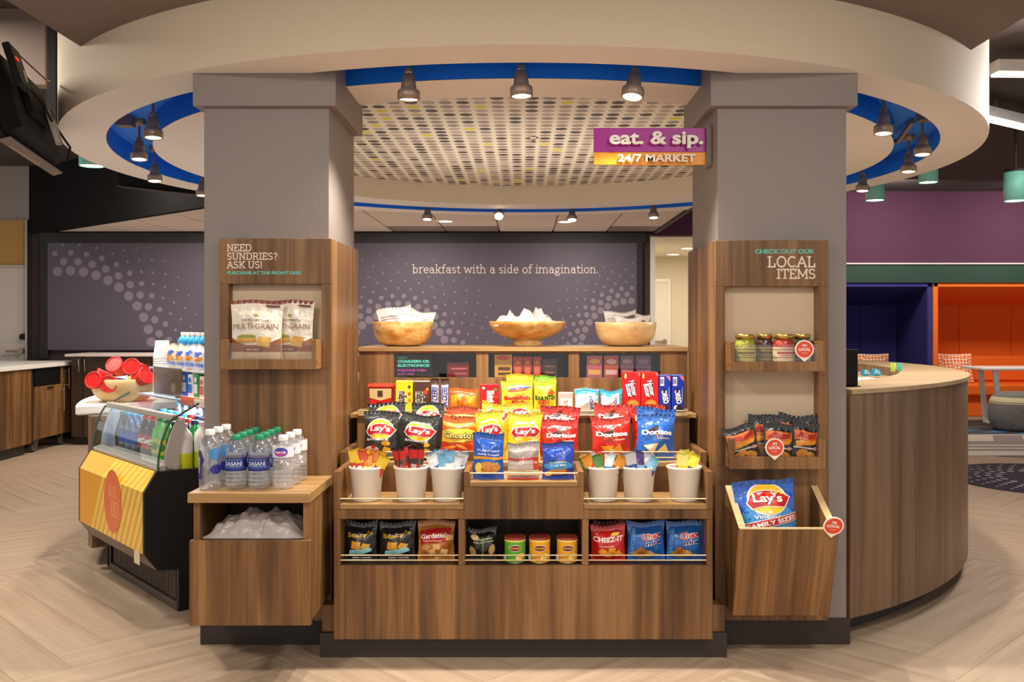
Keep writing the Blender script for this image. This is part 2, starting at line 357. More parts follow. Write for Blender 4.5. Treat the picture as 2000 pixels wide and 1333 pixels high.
WB = 10.55                                                        # plane of the mural wall
DKW = mat((26, 21, 21), .9, spec=.2); DKC = mat((70, 60, 58), .8); PURP = mat((72, 33, 60), .85, bump=.25, bscale=120)
link('wall_back', MB().box(X_(57, WB), 1.42, WB, WB + .15, 0, 3.05), mat((58, 44, 42), .7), kind='structure')
wl = link('wall_left', MB().box(-8.0, X_(55, 10.5), WB, WB + .15, 0, 3.05), mat((150, 140, 132), .75), kind='structure')
link('trim_1', MB().box(X_(54.5, 10.5), X_(58.5, 10.5), 10.44, WB + .02, 0, Z_(430, 10.5)), STEEL, kind='structure')
link('trim_2', MB().box(-8.0, X_(54, 10.5), 10.515, WB, Z_(520, 10.5), Z_(430, 10.5)), mat((176, 132, 66), .6), kind='structure')
d = link('door_1', MB().box(-7.2, X_(54, 10.5), 10.50, WB - .003, .01, Z_(524, 10.5)), mat((196, 184, 172), .5), kind='structure')
d['label'] = 'pale grey door at the end of the counters'
h = MB().cyl((-5.58, 10.50, .98), (-5.58, 10.44, .98), .03).cyl((-5.58, 10.45, .98), (-5.74, 10.45, .98), .012); link('door_handle', h, NICKEL, d)
link('door_lock', MB().cyl((-5.56, 10.50, 1.14), (-5.56, 10.45, 1.14), .035), BLACK, d)
link('door_frame', MB().box(-7.2, X_(54, 10.5), 10.49, WB - .003, Z_(524, 10.5), Z_(518, 10.5)), mat((176, 166, 156), .5), d)
# mural
x0, x1, z0, z1 = X_(93, 10.5), X_(1244, 10.5), .99, Z_(475, 10.5)
mu = thing('mural_panel', 'slate purple mural of dotted arcs above the back counter', 'mural', (0, 10.50, 0))
link('board', MB().box(x0, x1, 0, .04, z0, z1), mat((82, 74, 88), .6), mu)
fr = MB().box(x0 - .09, x1 + .10, .0, .045, z1, Z_(455, 10.5)).box(x0 - .09, x0, 0, .045, .9, z1).box(x1, x1 + .06, -.01, .045, .9, z1); link('frame', fr, mat((30, 24, 24), .6), mu)
mb = MB(); rg = random.Random(4)
def dots(cx, cy, rings, a0, a1, step, s):
    for q, (R, r) in enumerate(rings):
        a = a0 + (step / 2 if q % 2 else 0)
        while a < a1:
            px, py = cx + R * math.cos(math.radians(a)), cy - R * math.sin(math.radians(a)); a += step
            X, Z = X_(px, 10.5), Z_(py, 10.5); rr = r * 10.5 / F
            if x0 + rr < X < x1 - rr and z0 + rr < Z < z1 - rr:
                mb.add([(X + rr * math.cos(2 * PI * i / 14), -.001, Z + rr * math.sin(2 * PI * i / 14)) for i in range(14)], [tuple(range(14))])
dots(135, 691, [(162, 9.3), (180, 7.4), (197, 5.4), (213, 2.8), (228, 2.4), (244, 2.2), (260, 1.8)], -10, 130, 9, 1)
dots(777, 712, [(103, 8), (119, 6), (134, 4.6), (149, 2.4), (164, 2.2), (180, 2.0), (197, 1.8), (215, 1.6)], -10, 160, 9.5, 1)
dots(1231, 685, [(97, 6.6), (110, 5.4), (122, 4.3), (134, 2.2), (146, 2.0), (158, 1.8), (171, 1.6)], 60, 200, 9.5, 1)
link('printed_dots', mb, mat((124, 112, 124), .6), mu, kind='stuff')
mb, w = slab('breakfast with a side of imagination.', 1.0, .06); k = (X_(1170, 10.5) - X_(805, 10.5)) / w
mb.v = [(a * k, b, c * k) for a, b, c in mb.v]; place_mb(mb, X_(805, 10.5), -.002, Z_(533.5, 10.5)); link('lettering', mb, mat((216, 196, 188), .6), mu)
# right-hand end: corridor, purple wall
link('trim_3', MB().box(1.42, 1.475, WB - .02, WB + .2, 0, Z_(463, 10.5)), mat((225, 215, 205), .4), kind='structure')
cw = mat((222, 210, 186), .7)
link('wall_corridor', MB().box(1.2, 4.6, 16.5, 16.6, 0, 2.45).box(1.30, 1.42, WB + .15, 16.5, 0, 2.45).box(3.6, 3.7, 12.9, 16.5, 0, 2.45), cw, kind='structure')
link('ceiling_corridor', MB().box(1.3, 3.7, 12.7, 16.6, 2.45, 2.5), mat((236, 228, 214), .8), kind='structure')
d2 = link('door_2', MB().box(1.65, X_(1304, 16.5), 16.44, 16.5, .01, 2.0), mat((228, 220, 206), .5), kind='structure')
link('door_frame', MB().box(X_(1304, 16.5), X_(1308, 16.5), 16.42, 16.5, 0, 2.06).box(1.6, X_(1304, 16.5), 16.42, 16.5, 2.0, 2.06), mat((238, 230, 218), .5), d2)
link('door_handle', MB().cyl((2.46, 16.44, .97), (2.46, 16.38, .97), .04).cyl((2.46, 16.39, .97), (2.25, 16.39, .97), .016), NICKEL, d2)
for i, (px, py) in enumerate(((1315, 497), (1343, 485))):
    Y = 1.15 * F / (CY - py); Y = min(Y, 16.2)
    q = thing('recessed_downlight', ('round recessed downlight in the corridor ceiling, farther one', 'round recessed downlight in the corridor ceiling, nearer one')[i], 'downlight', (X_(px, Y), Y, 2.45))
    link('trim_ring', MB().lathe([(.115, 0), (.115, -.008), (.10, -.008)], 20, cap=False), WHITE, q); link('diffuser', MB().lathe([(.10, -.004), (.10, -.006)], 20), DOWN, q)
link('wall_right', MB().box(1.42, 9.5, 12.56, 12.70, 2.46, 3.1).box(3.72, 9.5, 12.56, 12.70, 1.84, 2.4599).box(3.6, 3.73, 12.6, 13.9, 0, 1.8399).box(8.9, 9.0, 6, 12.5, 0, 3.1), PURP, kind='structure')
link('ceiling', MB().box(-9, 9.5, -4, 17, 3.05, 3.15), DKC, kind='structure')
link('wall_bulkhead', MB().box(-8, X_(88, 5.25), 5.25, 5.35, Z_(165, 5.25), 3.05), mat((128, 112, 104), .8), kind='structure')
# header along the front of the lowered kitchen ceiling, then the tiled ceiling itself
ZT = 2.315
yc = lambda x: RC[1] + math.sqrt(2.60 ** 2 - x * x)              # back of the ring, inside its thickness
dl = lambda x: 10.52 - .898 * (x + 5.2)                            # slanting front edge on the television side
XJ = -1.98
fy_ = lambda x: dl(x) if x < XJ else yc(x)
tl = [(-5.2, 10.52), (1.46, 10.52)] + [(1.46 + (XJ - 1.46) * i / 24, yc(1.46 + (XJ - 1.46) * i / 24)) for i in range(25)]
kc = link('ceiling_kitchen', MB().prism(tl, ZT + .02, ZT + .05, 'z'), mat((160, 150, 142), .8), kind='structure')
TILE = mat((226, 214, 204), .85, bump=.2, bscale=90); VENT = mat((150, 140, 134), .6)
def inside(p, poly):
    c = False
    for (ax, ay), (bx, by) in zip(poly, poly[1:] + poly[:1]):
        if (ay > p[1]) != (by > p[1]) and p[0] < (bx - ax) * (p[1] - ay) / (by - ay) + ax: c = not c
    return c
def clip(poly, cl):                       # Sutherland-Hodgman: square tile clipped to the convex ceiling outline
    out = poly
    ar = sum(a[0] * b[1] - b[0] * a[1] for a, b in zip(cl, cl[1:] + cl[:1])); s = 1 if ar > 0 else -1
    for a, b in zip(cl, cl[1:] + cl[:1]):
        sd = lambda p: s * ((b[0] - a[0]) * (p[1] - a[1]) - (b[1] - a[1]) * (p[0] - a[0])); inp = out; out = []
        for p, q in zip(inp, inp[1:] + inp[:1]):
            dp, dq = sd(p), sd(q)
            if dp >= 0: out.append(p)
            if (dp >= 0) != (dq >= 0): tt = dp / (dp - dq); out.append((p[0] + (q[0] - p[0]) * tt, p[1] + (q[1] - p[1]) * tt))
        if not out: return []
    return out
for i in range(12):
    for j in range(7):
        a, b = -5.62 + .595 * i, 6.375 + .595 * j; c, e = max(a + .008, -5.2), min(a + .587, 1.455)
        if c < XJ < e: cols_ = [(c, XJ), (XJ, e)]
        else: cols_ = [(c, e)]
        pl = []
        for c, e in cols_:
            if e - c < .01: continue
            q_ = clip([(c, b + .008), (e, b + .008), (e, b + .587), (c, b + .587)], [(c, fy_(c)), (e, fy_(e)), (e, 10.52), (c, 10.52)])
            if len(cols_) == 2 and len(q_) >= 3:
                link('ceiling_tile', MB().prism(q_, ZT, ZT + .02, 'z'), TILE, kc)
            else: pl = q_
        if len(pl) < 3: continue
        if (i, j) in ((7, 6), (8, 6), (11, 6)): link('vent_panel', MB().prism(pl, ZT, ZT + .02, 'z'), VENT, kc)
        else: link('ceiling_tile', MB().prism(pl, ZT, ZT + .02, 'z'), TILE, kc)
link('trim_4', MB().box(1.462, 1.50, 8.2, 10.52, ZT - .02, 2.75), mat((74, 62, 58), .7), kind='structure')
link('trim_5', MB().prism([(-5.20, 10.53), (-2.0, dl(-2.0)), (-2.06, dl(-2.0) - .04), (-5.26, 10.49)], ZT, 3.05, 'z'), mat((18, 15, 15), .9, spec=.2), kind='structure')
link('wall_header', MB().box(X_(58.5, 10.5), 1.46, 10.51, WB - .002, ZT - .02, 3.05), DKW, kind='structure')
for i, (px, py, lb) in enumerate(((870, 432, 'round recessed downlight in the tiled ceiling behind the first small spotlight'), (1105, 433, 'round recessed downlight in the tiled ceiling beside the tilted small spotlight'))):
    Y = (ZT - E) * F / (CY - py)
    q = thing('recessed_downlight', lb, 'downlight', (X_(px, Y), Y, ZT))
    link('trim_ring', MB().lathe([(.085, 0), (.085, -.006), (.07, -.006)], 20, cap=False), WHITE, q); link('diffuser', MB().lathe([(.07, -.003), (.07, -.005)], 20), DOWN, q)

# ceiling ring: fascia, blue cove, drum and dotted disc
rn = thing('ceiling_ring', 'large cream ring bulkhead with a blue light cove hanging over the market', 'ceiling ring', (RC[0], RC[1], 0), kind='structure')
N = 128
link('fascia', MB().lathe([(RO, ZS), (RO, 2.95)], N, smooth=True, cap=False), CREAM, rn)
link('soffit', MB().lathe([(RB, ZS), (RO, ZS)], N, smooth=False, cap=False), RINGW, rn); link('inner_soffit', MB().lathe([(RD, ZS), (RI, ZS)], N, smooth=False, cap=False), RINGW, rn)
link('cove', MB().lathe([(RB - .001, ZS + .001), (RB - .001, 2.42), (RI + .001, 2.42), (RI + .001, ZS + .001)][::-1], N, smooth=False, cap=False), BLUE, rn)
link('inner_ring', MB().lathe([(RD, 2.461), (RD, ZS)], N, smooth=False, cap=False), CREAM, rn)
t = NT(.7); v = t.coord((1, 1, 1)); sx = t.n('ShaderNodeSeparateXYZ'); t.l(v, sx.inputs[0]); S = 1 / .0915
fx = t.math('MULTIPLY', sx.outputs[0], S); fy = t.math('MULTIPLY', sx.outputs[1], S / 1.06)
ax = t.math('SUBTRACT', t.math('FRACT', fx), .5); ay = t.math('SUBTRACT', t.math('FRACT', fy), .5)
r2 = t.math('SQRT', t.math('ADD', t.math('MULTIPLY', ax, ax), t.math('MULTIPLY', ay, ay))); ins = t.math('LESS_THAN', r2, .385)
cv = t.n('ShaderNodeCombineXYZ'); t.l(t.math('FLOOR', fx), cv.inputs[0]); t.l(t.math('FLOOR', fy), cv.inputs[1])
wn = t.n('ShaderNodeTexWhiteNoise', noise_dimensions='2D'); t.l(cv.outputs[0], wn.inputs[0])
cc = t.ramp(wn.outputs[0], [(0, (78, 66, 62)), (.28, (158, 140, 132)), (.66, (190, 172, 160)), (.968, (222, 206, 60))], 'CONSTANT')
t.col(t.mix(ins, (236, 222, 204), cc))
link('dotted_panel', MB().lathe([(RD, 2.461), (RD, 2.48)], N), t.m, rn)
q = thing('sprinkler_head', 'small round sprinkler head in the dotted ceiling', 'sprinkler', (X_(1042, 5.9), 5.9, 2.461))
link('escutcheon', MB().lathe([(.03, 0), (.03, -.008), (.012, -.012), (.012, -.03), (.02, -.032)], 14), CHROME, q)
# grey soffit over the visitor
yl = RC[1] - math.sqrt(RO ** 2 - 2.02 ** 2); yr = RC[1] - math.sqrt(RO ** 2 - 2.07 ** 2)
aa, ab = math.atan2(yl - RC[1], -2.02), math.atan2(yr - RC[1], 2.07)
pts = [(-2.02, -3.5), (2.07, -3.5)] + [(RO * math.cos(ab + (aa - ab) * i / 48), RC[1] + RO * math.sin(ab + (aa - ab) * i / 48)) for i in range(49)]
link('ceiling_soffit', MB().prism(pts, 2.56, 3.05, 'z'), SOFF, kind='structure')

# columns
def column(xa, xb, ya, yb, lab, nm, cap_over):
    c = thing('column', lab, 'column', ((xa + xb) / 2, (ya + yb) / 2, 0), kind='structure'); w, dp = (xb - xa) / 2, (yb - ya) / 2
    link('shaft', MB().box(-w, w, -dp, dp, 0, 2.41), COLG, c, .002); o = cap_over
    link('capital', MB().box(-w - o, w + o, -dp - o, dp + o, Z_(205, 3.76), 2.42), COLG, c, .002)
    link('baseboard', MB().box(-w - .012, w + .012, -dp - .012, dp + .012, 0, .105), KICK, c, .002)
    return c
column(-1.291, -.785, 3.81, 4.37, 'square grey column behind the sundries display, on the water side', 'l', .034)
column(.785, 1.307, 3.81, 4.37, 'square grey column behind the local items display, beside the front desk', 'r', .034)

# track lights on the cove
TLW = []
def track_light(x, y, lab, tilt, az, power, big=1.0, spot=2.0, star=False):
    q = thing('track_light', lab, 'spotlight', (x, y, 2.42), group='small metal spotlights in the blue cove')
    link('canopy', MB().lathe([(.035, 0), (.035, -.03), (.012, -.035)][::-1], 14), NICKEL, q)
    link('stem', MB().cyl((0, 0, -.03), (0, 0, -.12), .007, 8).cyl((0, 0, -.10), (0, 0, -.115), .016, 10), NICKEL, q)
    M = Matrix.Translation((0, 0, -.12)) @ Matrix.Rotation(az, 4, 'Z') @ Matrix.Rotation(tilt, 4, 'X')
    hb = MB().lathe([(.012, .004), (.024, -.004), (.030, -.045), (.032, -.062), (.043, -.066), (.046, -.076), (.045, -.104), (.040, -.106), (.038, -.095)], 18, cap=False)
    hb.v = [tuple(M @ Vector(p)) for p in hb.v]; hd = link('head', hb, NICKEL, q)
    lb = MB().lathe([(.0375, -.0985), (.0375, -.1005)], 18); lb.v = [tuple(M @ Vector(p)) for p in lb.v]; link('lens', lb, LENS, hd)
    if power:
        s = lamp('SPOT', 'spot_lamp', M @ Vector((0, 0, -.115)), power, (1, .90, .76), .025, spot=spot, blend=.75); s.parent = q
        s.rotation_euler = (M.to_3x3() @ Matrix.Identity(3)).to_euler()
    return q
rm = (RB + RI) / 2
def onring(px, near=True, r=rm):
    k = (px - CX) / F; a = 1 + k * k; c = RC[1] ** 2 - r * r; dd = max(0, RC[1] ** 2 - a * c); Y = (RC[1] + (-1 if near else 1) * math.sqrt(dd)) / a
    return k * Y, Y
FP = 66
for px, lab, ti, az in ((798, 'first of three brushed spotlights in front of the dotted ceiling, over the black chip bags', .05, 0), (1017, 'middle brushed spotlight of the front three, above the yellow chip bags', -.06, .6), (1240, 'third front spotlight, tilted, just above the purple hanging sign', .25, 2.6)):
    x, y = onring(px); track_light(x, y, lab, ti, az, FP)
for px, near, lab, tt, pw in ((299, True, 'nearest spotlight in the blue cove beside the water column', .08, 46), (395, False, 'spotlight half hidden by the water column, farthest on its side', .1, 0), (302, False, 'lowest of the spotlights between the hanging televisions and the water column', .12, 34)):
    x, y = onring(px, near); track_light(x, y, lab, -tt, .5, pw)
track_light(-2.12, 5.2, 'spotlight on the bent track arm next to the water column', -.12, .4, 34)
for px, near, lab, pw in ((1726, True, 'nearest spotlight in the cove on the front desk side', 44), (1775, False, 'spotlight in the cove over the desk just above the middle teal pendant', 26), (1685, False, 'farthest spotlight in the cove beside the front desk column', 0)):
    x, y = onring(px, near); track_light(x, y, lab, -.1, -.5, pw)
track_light(2.14, 5.05, 'spotlight hanging from the square box at the outer edge of the desk side cove', -.1, -.4, 26)
for px, lab, ti in ((835, 'small far spotlight at the back of the ring above the word with', -.2), (975, 'dazzling far spotlight shining straight at the viewer', -.9), (1117, 'small tilted far spotlight above the letters of imagination', -.35), (1276, 'small far spotlight over the corridor opening', -.2)):
    x, y = onring(px, False, rm - .03); track_light(x, y, lab, ti, 0 if ti < 0 else 2.8, 0)
mb = MB().box(-2.19, -2.11, 5.06, 5.13, 2.36, 2.42); link('junction_box', mb, NICKEL, None, label='grey square box above the bent track arm spotlight', cat='box')
link('track_rail', MB().tube([(-2.12, 5.32, 2.40), (-2.17, 5.6, 2.36), (-2.10, 5.85, 2.38)], .014), NICKEL, None, label='bent grey track arm linking the spotlights near the televisions', cat='rail')
link('junction_box', MB().box(2.08, 2.17, 4.92, 4.99, 2.36, 2.42), NICKEL, None, label='grey square box in the cove on the desk side', cat='box')
link('track_rail', MB().tube([(2.13, 5.15, 2.40), (2.19, 5.5, 2.36), (2.12, 5.85, 2.38)], .014), NICKEL, None, label='bent grey track arm in the cove over the desk', cat='rail')

# ================================================================== FURNITURE
def wl(th, name, mb, m, bevel=.0015, parent=None, label=None, kind=None):      # mesh given in world coordinates, parented to a thing without rotation
    L = th.location; mb.v = [(a - L[0], b - L[1], c - L[2]) for a, b, c in mb.v]
    return link(name, mb, m, parent or th, bevel, label=label, kind=kind)
B = lambda *a: MB().box(*a)

g = thing('snack_gondola', 'stepped brown wood snack display standing between the two columns', 'display unit', (0, 3.65, 0))
wl(g, 'kick_base', B(-.788, .79, 3.652, 3.735, 0, .095).box(-.75, .75, 3.735, 4.7, 0, .095), KICK)
wl(g, 'plinth', B(-.782, .784, 3.664, 3.735, .0955, .2).box(-.75, .75, 3.735, 3.86, .0955, .2), WOOD)
wl(g, 'front_panel', B(-.724, .724, 3.60, 3.62, .087, .370), WOOD)
for a, b in ((-.724, -.699), (-.2485, -.223), (.225, .2505), (.7006, .724)): wl(g, 'stile', B(a, b, 3.60, 3.94, .3705, .5465), WOOD)
wl(g, 'fascia_board', B(-.724, -.2275, 3.60, 3.62, .547, .5855), WOOD); wl(g, 'fascia_board', B(.231, .724, 3.60, 3.62, .547, .5855), WOOD)
wl(g, 'centre_panel', B(-.2273, .2308, 3.60, 3.62, .547, .6715), WOOD)
for a, b in ((-.6988, -.2487), (-.2228, .2248), (.2507, .7004)):
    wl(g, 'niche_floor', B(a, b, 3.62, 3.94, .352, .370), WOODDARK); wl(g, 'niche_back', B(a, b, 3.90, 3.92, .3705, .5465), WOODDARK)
wl(g, 'bucket_shelf', B(-.6995, -.2278, 3.595, 3.868, .586, .604), WOODH); wl(g, 'bucket_shelf', B(.2313, .6998, 3.595, 3.868, .586, .604), WOODH)
wl(g, 'pouch_shelf', B(-.2045, .2085, 3.595, 3.868, .672, .690), WOODH)
for s_ in (-1, 1):
    wl(g, 'side_panel', B(min(s_ * .724, s_ * .7), max(s_ * .724, s_ * .7), 3.598, 3.868, .586, .73), WOOD)
    wl(g, 'side_panel', B(min(s_ * .754, s_ * .728), max(s_ * .754, s_ * .728), 3.87, 4.368, .2, .768), WOOD)
for a, b in ((-.2275, -.205), (.209, .2312)): wl(g, 'divider', B(a, b, 3.60, 3.868, .6722, .73).box(a, b, 3.6215, 3.868, .6045, .6715), WOOD); wl(g, 'divider', B(a, b, 3.871, 4.118, .7255, .768), WOOD)
wl(g, 'riser', B(-.70, .70, 3.869, 3.885, .604, .7065), WOOD)
wl(g, 'chip_shelf', B(-.727, .727, 3.869, 4.118, .707, .725), WOODH)
wl(g, 'riser', B(-.727, .727, 4.12, 4.14, .72, .8815), WOOD); wl(g, 'candy_shelf', B(-.757, .757, 4.118, 4.368, .882, .900), WOODH)
bk = MB()
for q in ((-.757, .757, .90, 1.043), (-.757, .757, 1.157, 1.1645), (-.757, -.599, 1.043, 1.157), (-.2185, -.1615, 1.043, 1.157), (.209, .261, 1.043, 1.157), (.6366, .757, 1.043, 1.157)): bk.box(max(-.7635, q[0] - .0065 * (q[0] < -.75)), min(.7635, q[1] + .0065 * (q[1] > .75)), 4.37, 4.39, q[2], q[3])
wl(g, 'back_panel', bk, WOOD)
WIN = ((-.599, -.2185), (-.1615, .209), (.261, .6366))
for a, b in WIN:
    wl(g, 'window_box', B(a, b, 4.60, 4.61, 1.043, 1.157).box(a, b, 4.391, 4.60, 1.033, 1.043).box(a, b, 4.391, 4.60, 1.157, 1.163).box(a - .006, a, 4.391, 4.6, 1.043, 1.157).box(b, b + .006, 4.391, 4.6, 1.043, 1.157), mat((22, 19, 19), .4))
    wl(g, 'window_pane', B(a + .001, b - .001, 4.372, 4.375, 1.044, 1.156), ACRYL, 0)
wl(g, 'top_shelf', B(-.7638, .7638, 4.36, 4.80, 1.165, 1.185), WOODH); wl(g, 'rear_panel', B(-.75, .75, 4.74, 4.76, .1, 1.164), WOOD)
def rail(a, b, y, z, legs=True):
    m_ = MB().cyl((a, y, z), (b, y, z), .0028, 8)
    return wl(g, 'rail', m_, mat((236, 214, 176), .28, .8), 0)
for a, b in ((-.6988, -.2487), (-.2228, .2248), (.2507, .7004)): rail(a, b, 3.607, .408); rail(a, b, 3.607, .389)
for a, b in ((-.699, -.228), (.2313, .6998)): rail(a, b, 3.598, .626); rail(a, b, 3.873, .767); rail(a, b, 3.873, .744)
rail(-.204, .208, 3.598, .7235); rail(-.72, .72, 4.113, .9135); rail(-.72, .72, 4.113, .8945)

def cladding(s_, outer, lab, nm, niches, ztop):
    th = thing(nm, lab, 'display panel', (s_ * .98, 3.78, 0))
    def bx(a, b, *r): a, b = sorted((s_ * a, s_ * b)); return B(a, b, *r)
    zb, zt = niches
    wl(th, 'top_board', bx(.764, outer, 3.75, 3.806, zt, ztop), WOOD); wl(th, 'lower_board', bx(.764, outer, 3.75, 3.806, .112, zb), WOOD)
    wl(th, 'stile', bx(.764, .803, 3.75, 3.806, zb, zt), WOOD); wl(th, 'stile', bx(1.174, outer, 3.75, 3.806, zb, zt), WOOD)
    wl(th, 'niche_back', bx(.803, 1.174, 3.800, 3.806, zb, zt), mat((206, 184, 158), .8, bump=.3, bscale=250))
    wl(th, 'side_panel', bx(.7642, .784, 3.807, 4.368, .112, ztop), WOOD)
    return th, bx
def tray(th, bx, zb, zl, zs):
    b1 = wl(th, 'tray', bx(.803, 1.175, 3.672, 3.796, zb, zb + .018), WOOD)
    wl(th, 'tray_lip', bx(.803, 1.175, 3.658, 3.672, zb, zl), WOOD, parent=b1)
    for a, b in ((.803, .822), (1.149, 1.175)): wl(th, 'tray_side', bx(a, b, 3.66, 3.796, zl if 0 else zb + .0185, zs), WOOD, parent=b1)
    wl(th, 'tray_pane', bx(.823, 1.148, 3.662, 3.6645, zl, zs - .012), ACRYL, 0, parent=b1)
sun, bxl = cladding(-1, 1.209, 'tall wood panel with the sundries sign and one niche, on the water side column', 'sundries_display', (1.117, 1.453), 1.634)
loc_, bxr = cladding(1, 1.215, 'tall wood panel with the local items sign and two trays, on the desk side column', 'local_display', (.729, 1.443), 1.626)
tray(sun, bxl, 1.117, 1.157, 1.232); tray(loc_, bxr, 1.109, 1.147, 1.226); tray(loc_, bxr, .729, .777, .847)
def sign_slab(th, s, px0, py_base, cap_px, Y, m, right=None):
    h = cap_px * Y / F; mb, w = slab(s, h, .105); x = X_(px0, Y) if right is None else X_(right, Y) - w + .004
    place_mb(mb, x, Y - .0012, Z_(py_base, Y)); return wl(th, 'lettering', mb, m, 0)
PALE = mat((232, 216, 200), .6); TEAL = mat((104, 192, 176), .6)
for i, s_ in enumerate(('NEED', 'SUNDRIES?', 'ASK US!')): sign_slab(sun, s_, 443, 490.5 + 16.6 * i, 12.5, 3.75, PALE)
def sign_text(th, s, x0, x1, y0, y1, Y, m, bold=.03, depth=0, lift=.0012):
    o = flat_text(s, abs(Z_(y0, Y) - Z_(y1, Y)), m, th, X_(x0, Y), Y - lift - depth, Z_((y0 + y1) / 2, Y), 'l', bold, depth, X_(x1, Y) - X_(x0, Y))
    L = th.location
    for v in o.data.vertices: v.co -= L
    return o
sign_text(sun, 'PURCHASE AT THE FRONT DESK', 444, 590, 530, 536.5, 3.75, TEAL, .04)
sign_text(loc_, 'CHECK OUT OUR', 1474, 1590, 487, 496, 3.75, TEAL, .04)
sign_slab(loc_, 'LOCAL', 0, 521.5, 19.5, 3.75, PALE, 1591); sign_slab(loc_, 'ITEMS', 0, 544, 17.5, 3.75, PALE, 1591)

# water cabinet
wc = thing('water_cabinet', 'small wood cabinet with an open niche carrying the water bottles', 'cabinet', (-.98, 3.55, .219))
wl(wc, 'worktop', B(-1.198, -.7605, 3.36, 3.749, .655, .690), WOODH)
wl(wc, 'side_panel', B(-1.183, -1.160, 3.38, 3.749, .219, .6545), WOOD); wl(wc, 'side_panel', B(-.790, -.7665, 3.38, 3.749, .219, .6545), WOOD)
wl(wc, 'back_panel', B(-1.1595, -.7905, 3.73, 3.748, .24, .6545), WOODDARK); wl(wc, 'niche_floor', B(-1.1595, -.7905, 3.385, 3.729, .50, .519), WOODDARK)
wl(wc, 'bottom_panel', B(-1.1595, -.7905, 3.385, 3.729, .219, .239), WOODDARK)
wl(wc, 'drawer_front', B(-1.190, -.757, 3.355, 3.378, .219, .5215), WOOD)

# chip bin
bn = thing('chip_bin', 'flared wood bin fixed under the trays of the local items panel', 'bin', (.99, 3.65, .177))
yb, yt, zb, zt, zk = 3.605, 3.486, .177, .533, .648; tk = .026
def board(pts, nm, m=WOOD):
    return wl(bn, nm, MB().hexa(pts), m)
xa, xb = .803, 1.170
fy = lambda z: yb + (yt - yb) * (z - zb) / (zt - zb)
board([(xa, yb, zb), (xb, yb, zb), (xb, yb + tk, zb), (xa, yb + tk, zb), (xa, yt, zt), (xb, yt, zt), (xb, yt + tk, zt), (xa, yt + tk, zt)], 'front_panel', wood((13, .4, .55), WS))
wl(bn, 'front_edge', MB().hexa([(xa, yt - .0005, zt + .0004), (xb, yt - .0005, zt + .0004), (xb, yt + tk, zt + .0004), (xa, yt + tk, zt + .0004), (xa, yt - .0005, zt + .003), (xb, yt - .0005, zt + .003), (xb, yt + tk, zt + .003), (xa, yt + tk, zt + .003)]), EDGE, 0)
for x in (xa, xb - tk):
    yo = tk + .0008
    board([(x, yb + yo, zb), (x + tk, yb + yo, zb), (x + tk, 3.748, zb), (x, 3.748, zb), (x, yt + yo, zt), (x + tk, yt + yo, zt), (x + tk, 3.748, zk), (x, 3.748, zk)], 'side_panel')
    e = .0035
    wl(bn, 'side_edge', MB().hexa([(x, yt + yo, zt + .0004), (x + tk, yt + yo, zt + .0004), (x + tk, 3.748, zk + .0004), (x, 3.748, zk + .0004), (x, yt + yo, zt + e), (x + tk, yt + yo, zt + e), (x + tk, 3.748, zk + e), (x, 3.748, zk + e)]), EDGE, 0)
board([(xa + tk + .001, yb + tk, zb), (xb - tk - .001, yb + tk, zb), (xb - tk - .001, 3.748, zb), (xa + tk + .001, 3.748, zb), (xa + tk + .001, fy(.358) + tk + .002, .358), (xb - tk - .001, fy(.358) + tk + .002, .358), (xb - tk - .001, 3.748, .358), (xa + tk + .001, 3.748, .358)], 'bottom_panel', WOODDARK)

# hanging sign
sg = thing('blade_sign', 'purple and orange market sign projecting from the desk side column', 'sign', (.53, 3.945, 1.96))
Ys = 3.94
wl(sg, 'sign_panel', B(X_(1160, Ys), X_(1379, Ys), Ys, Ys + .02, Z_(297, Ys), Z_(250, Ys)), mat((168, 10, 152), .4), .001)
wl(sg, 'sign_panel', B(X_(1160, Ys), X_(1379, Ys), Ys, Ys + .02, Z_(322, Ys), Z_(297.4, Ys)), mat((240, 158, 20), .4), .001)
wl(sg, 'mounting_plate', B(.764, .7835, Ys - .03, Ys + .05, Z_(326, Ys), Z_(247, Ys)), COLG, .002)
LW = mat((240, 232, 226), .4)
sign_text(sg, 'eat. & sip.', 1189, 1371, 259, 292, Ys, LW, .028, .018, .014); sign_text(sg, '24/7 MARKET', 1206, 1357, 303, 318, Ys, LW, .02, .012, .012)

# front desk: an arc concentric with the ring
def arc_solid(r0, r1, z0_, z1_, a0, a1, n=60, xm=1.325):
    mb = MB(); vs = []
    for i in range(n + 1):
        a = a0 + (a1 - a0) * i / n
        for r, z in ((r0, z0_), (r1, z0_), (r1, z1_), (r0, z1_)): vs.append((max(xm, RC[0] + r * math.cos(a)), RC[1] + r * math.sin(a), z))
    fs = []
    for i in range(n):
        for k in range(4): a = i * 4 + k; b = i * 4 + (k + 1) % 4; fs.append((a, a + 4, b + 4, b))
    fs += [(0, 1, 2, 3), (n * 4 + 3, n * 4 + 2, n * 4 + 1, n * 4)]
    return mb.add(vs, fs)
dk = thing('front_desk', 'curved wood reception desk beyond the desk side column', 'desk', (1.9, 5.0, 0))
A0, A1 = math.radians(-59), math.radians(38)
wl(dk, 'kick_base', arc_solid(2.30, 2.50, 0, .085, A0, A1), KICK, 0); wl(dk, 'front_panel', arc_solid(2.56, 2.60, .085, 1.005, A0, A1, 90), WOODD, 0)
wl(dk, 'desk_top', arc_solid(2.26, 2.61, 1.0055, 1.024, A0, A1, 90), WOODTOP, 0)
wl(dk, 'inner_panel', arc_solid(2.26, 2.28, .60, 1.005, A0, A1, 60), WOODTOP, 0); wl(dk, 'work_surface', arc_solid(1.62, 2.259, .955, .975, A0 + .12, A1, 60), WOODTOP, 0)
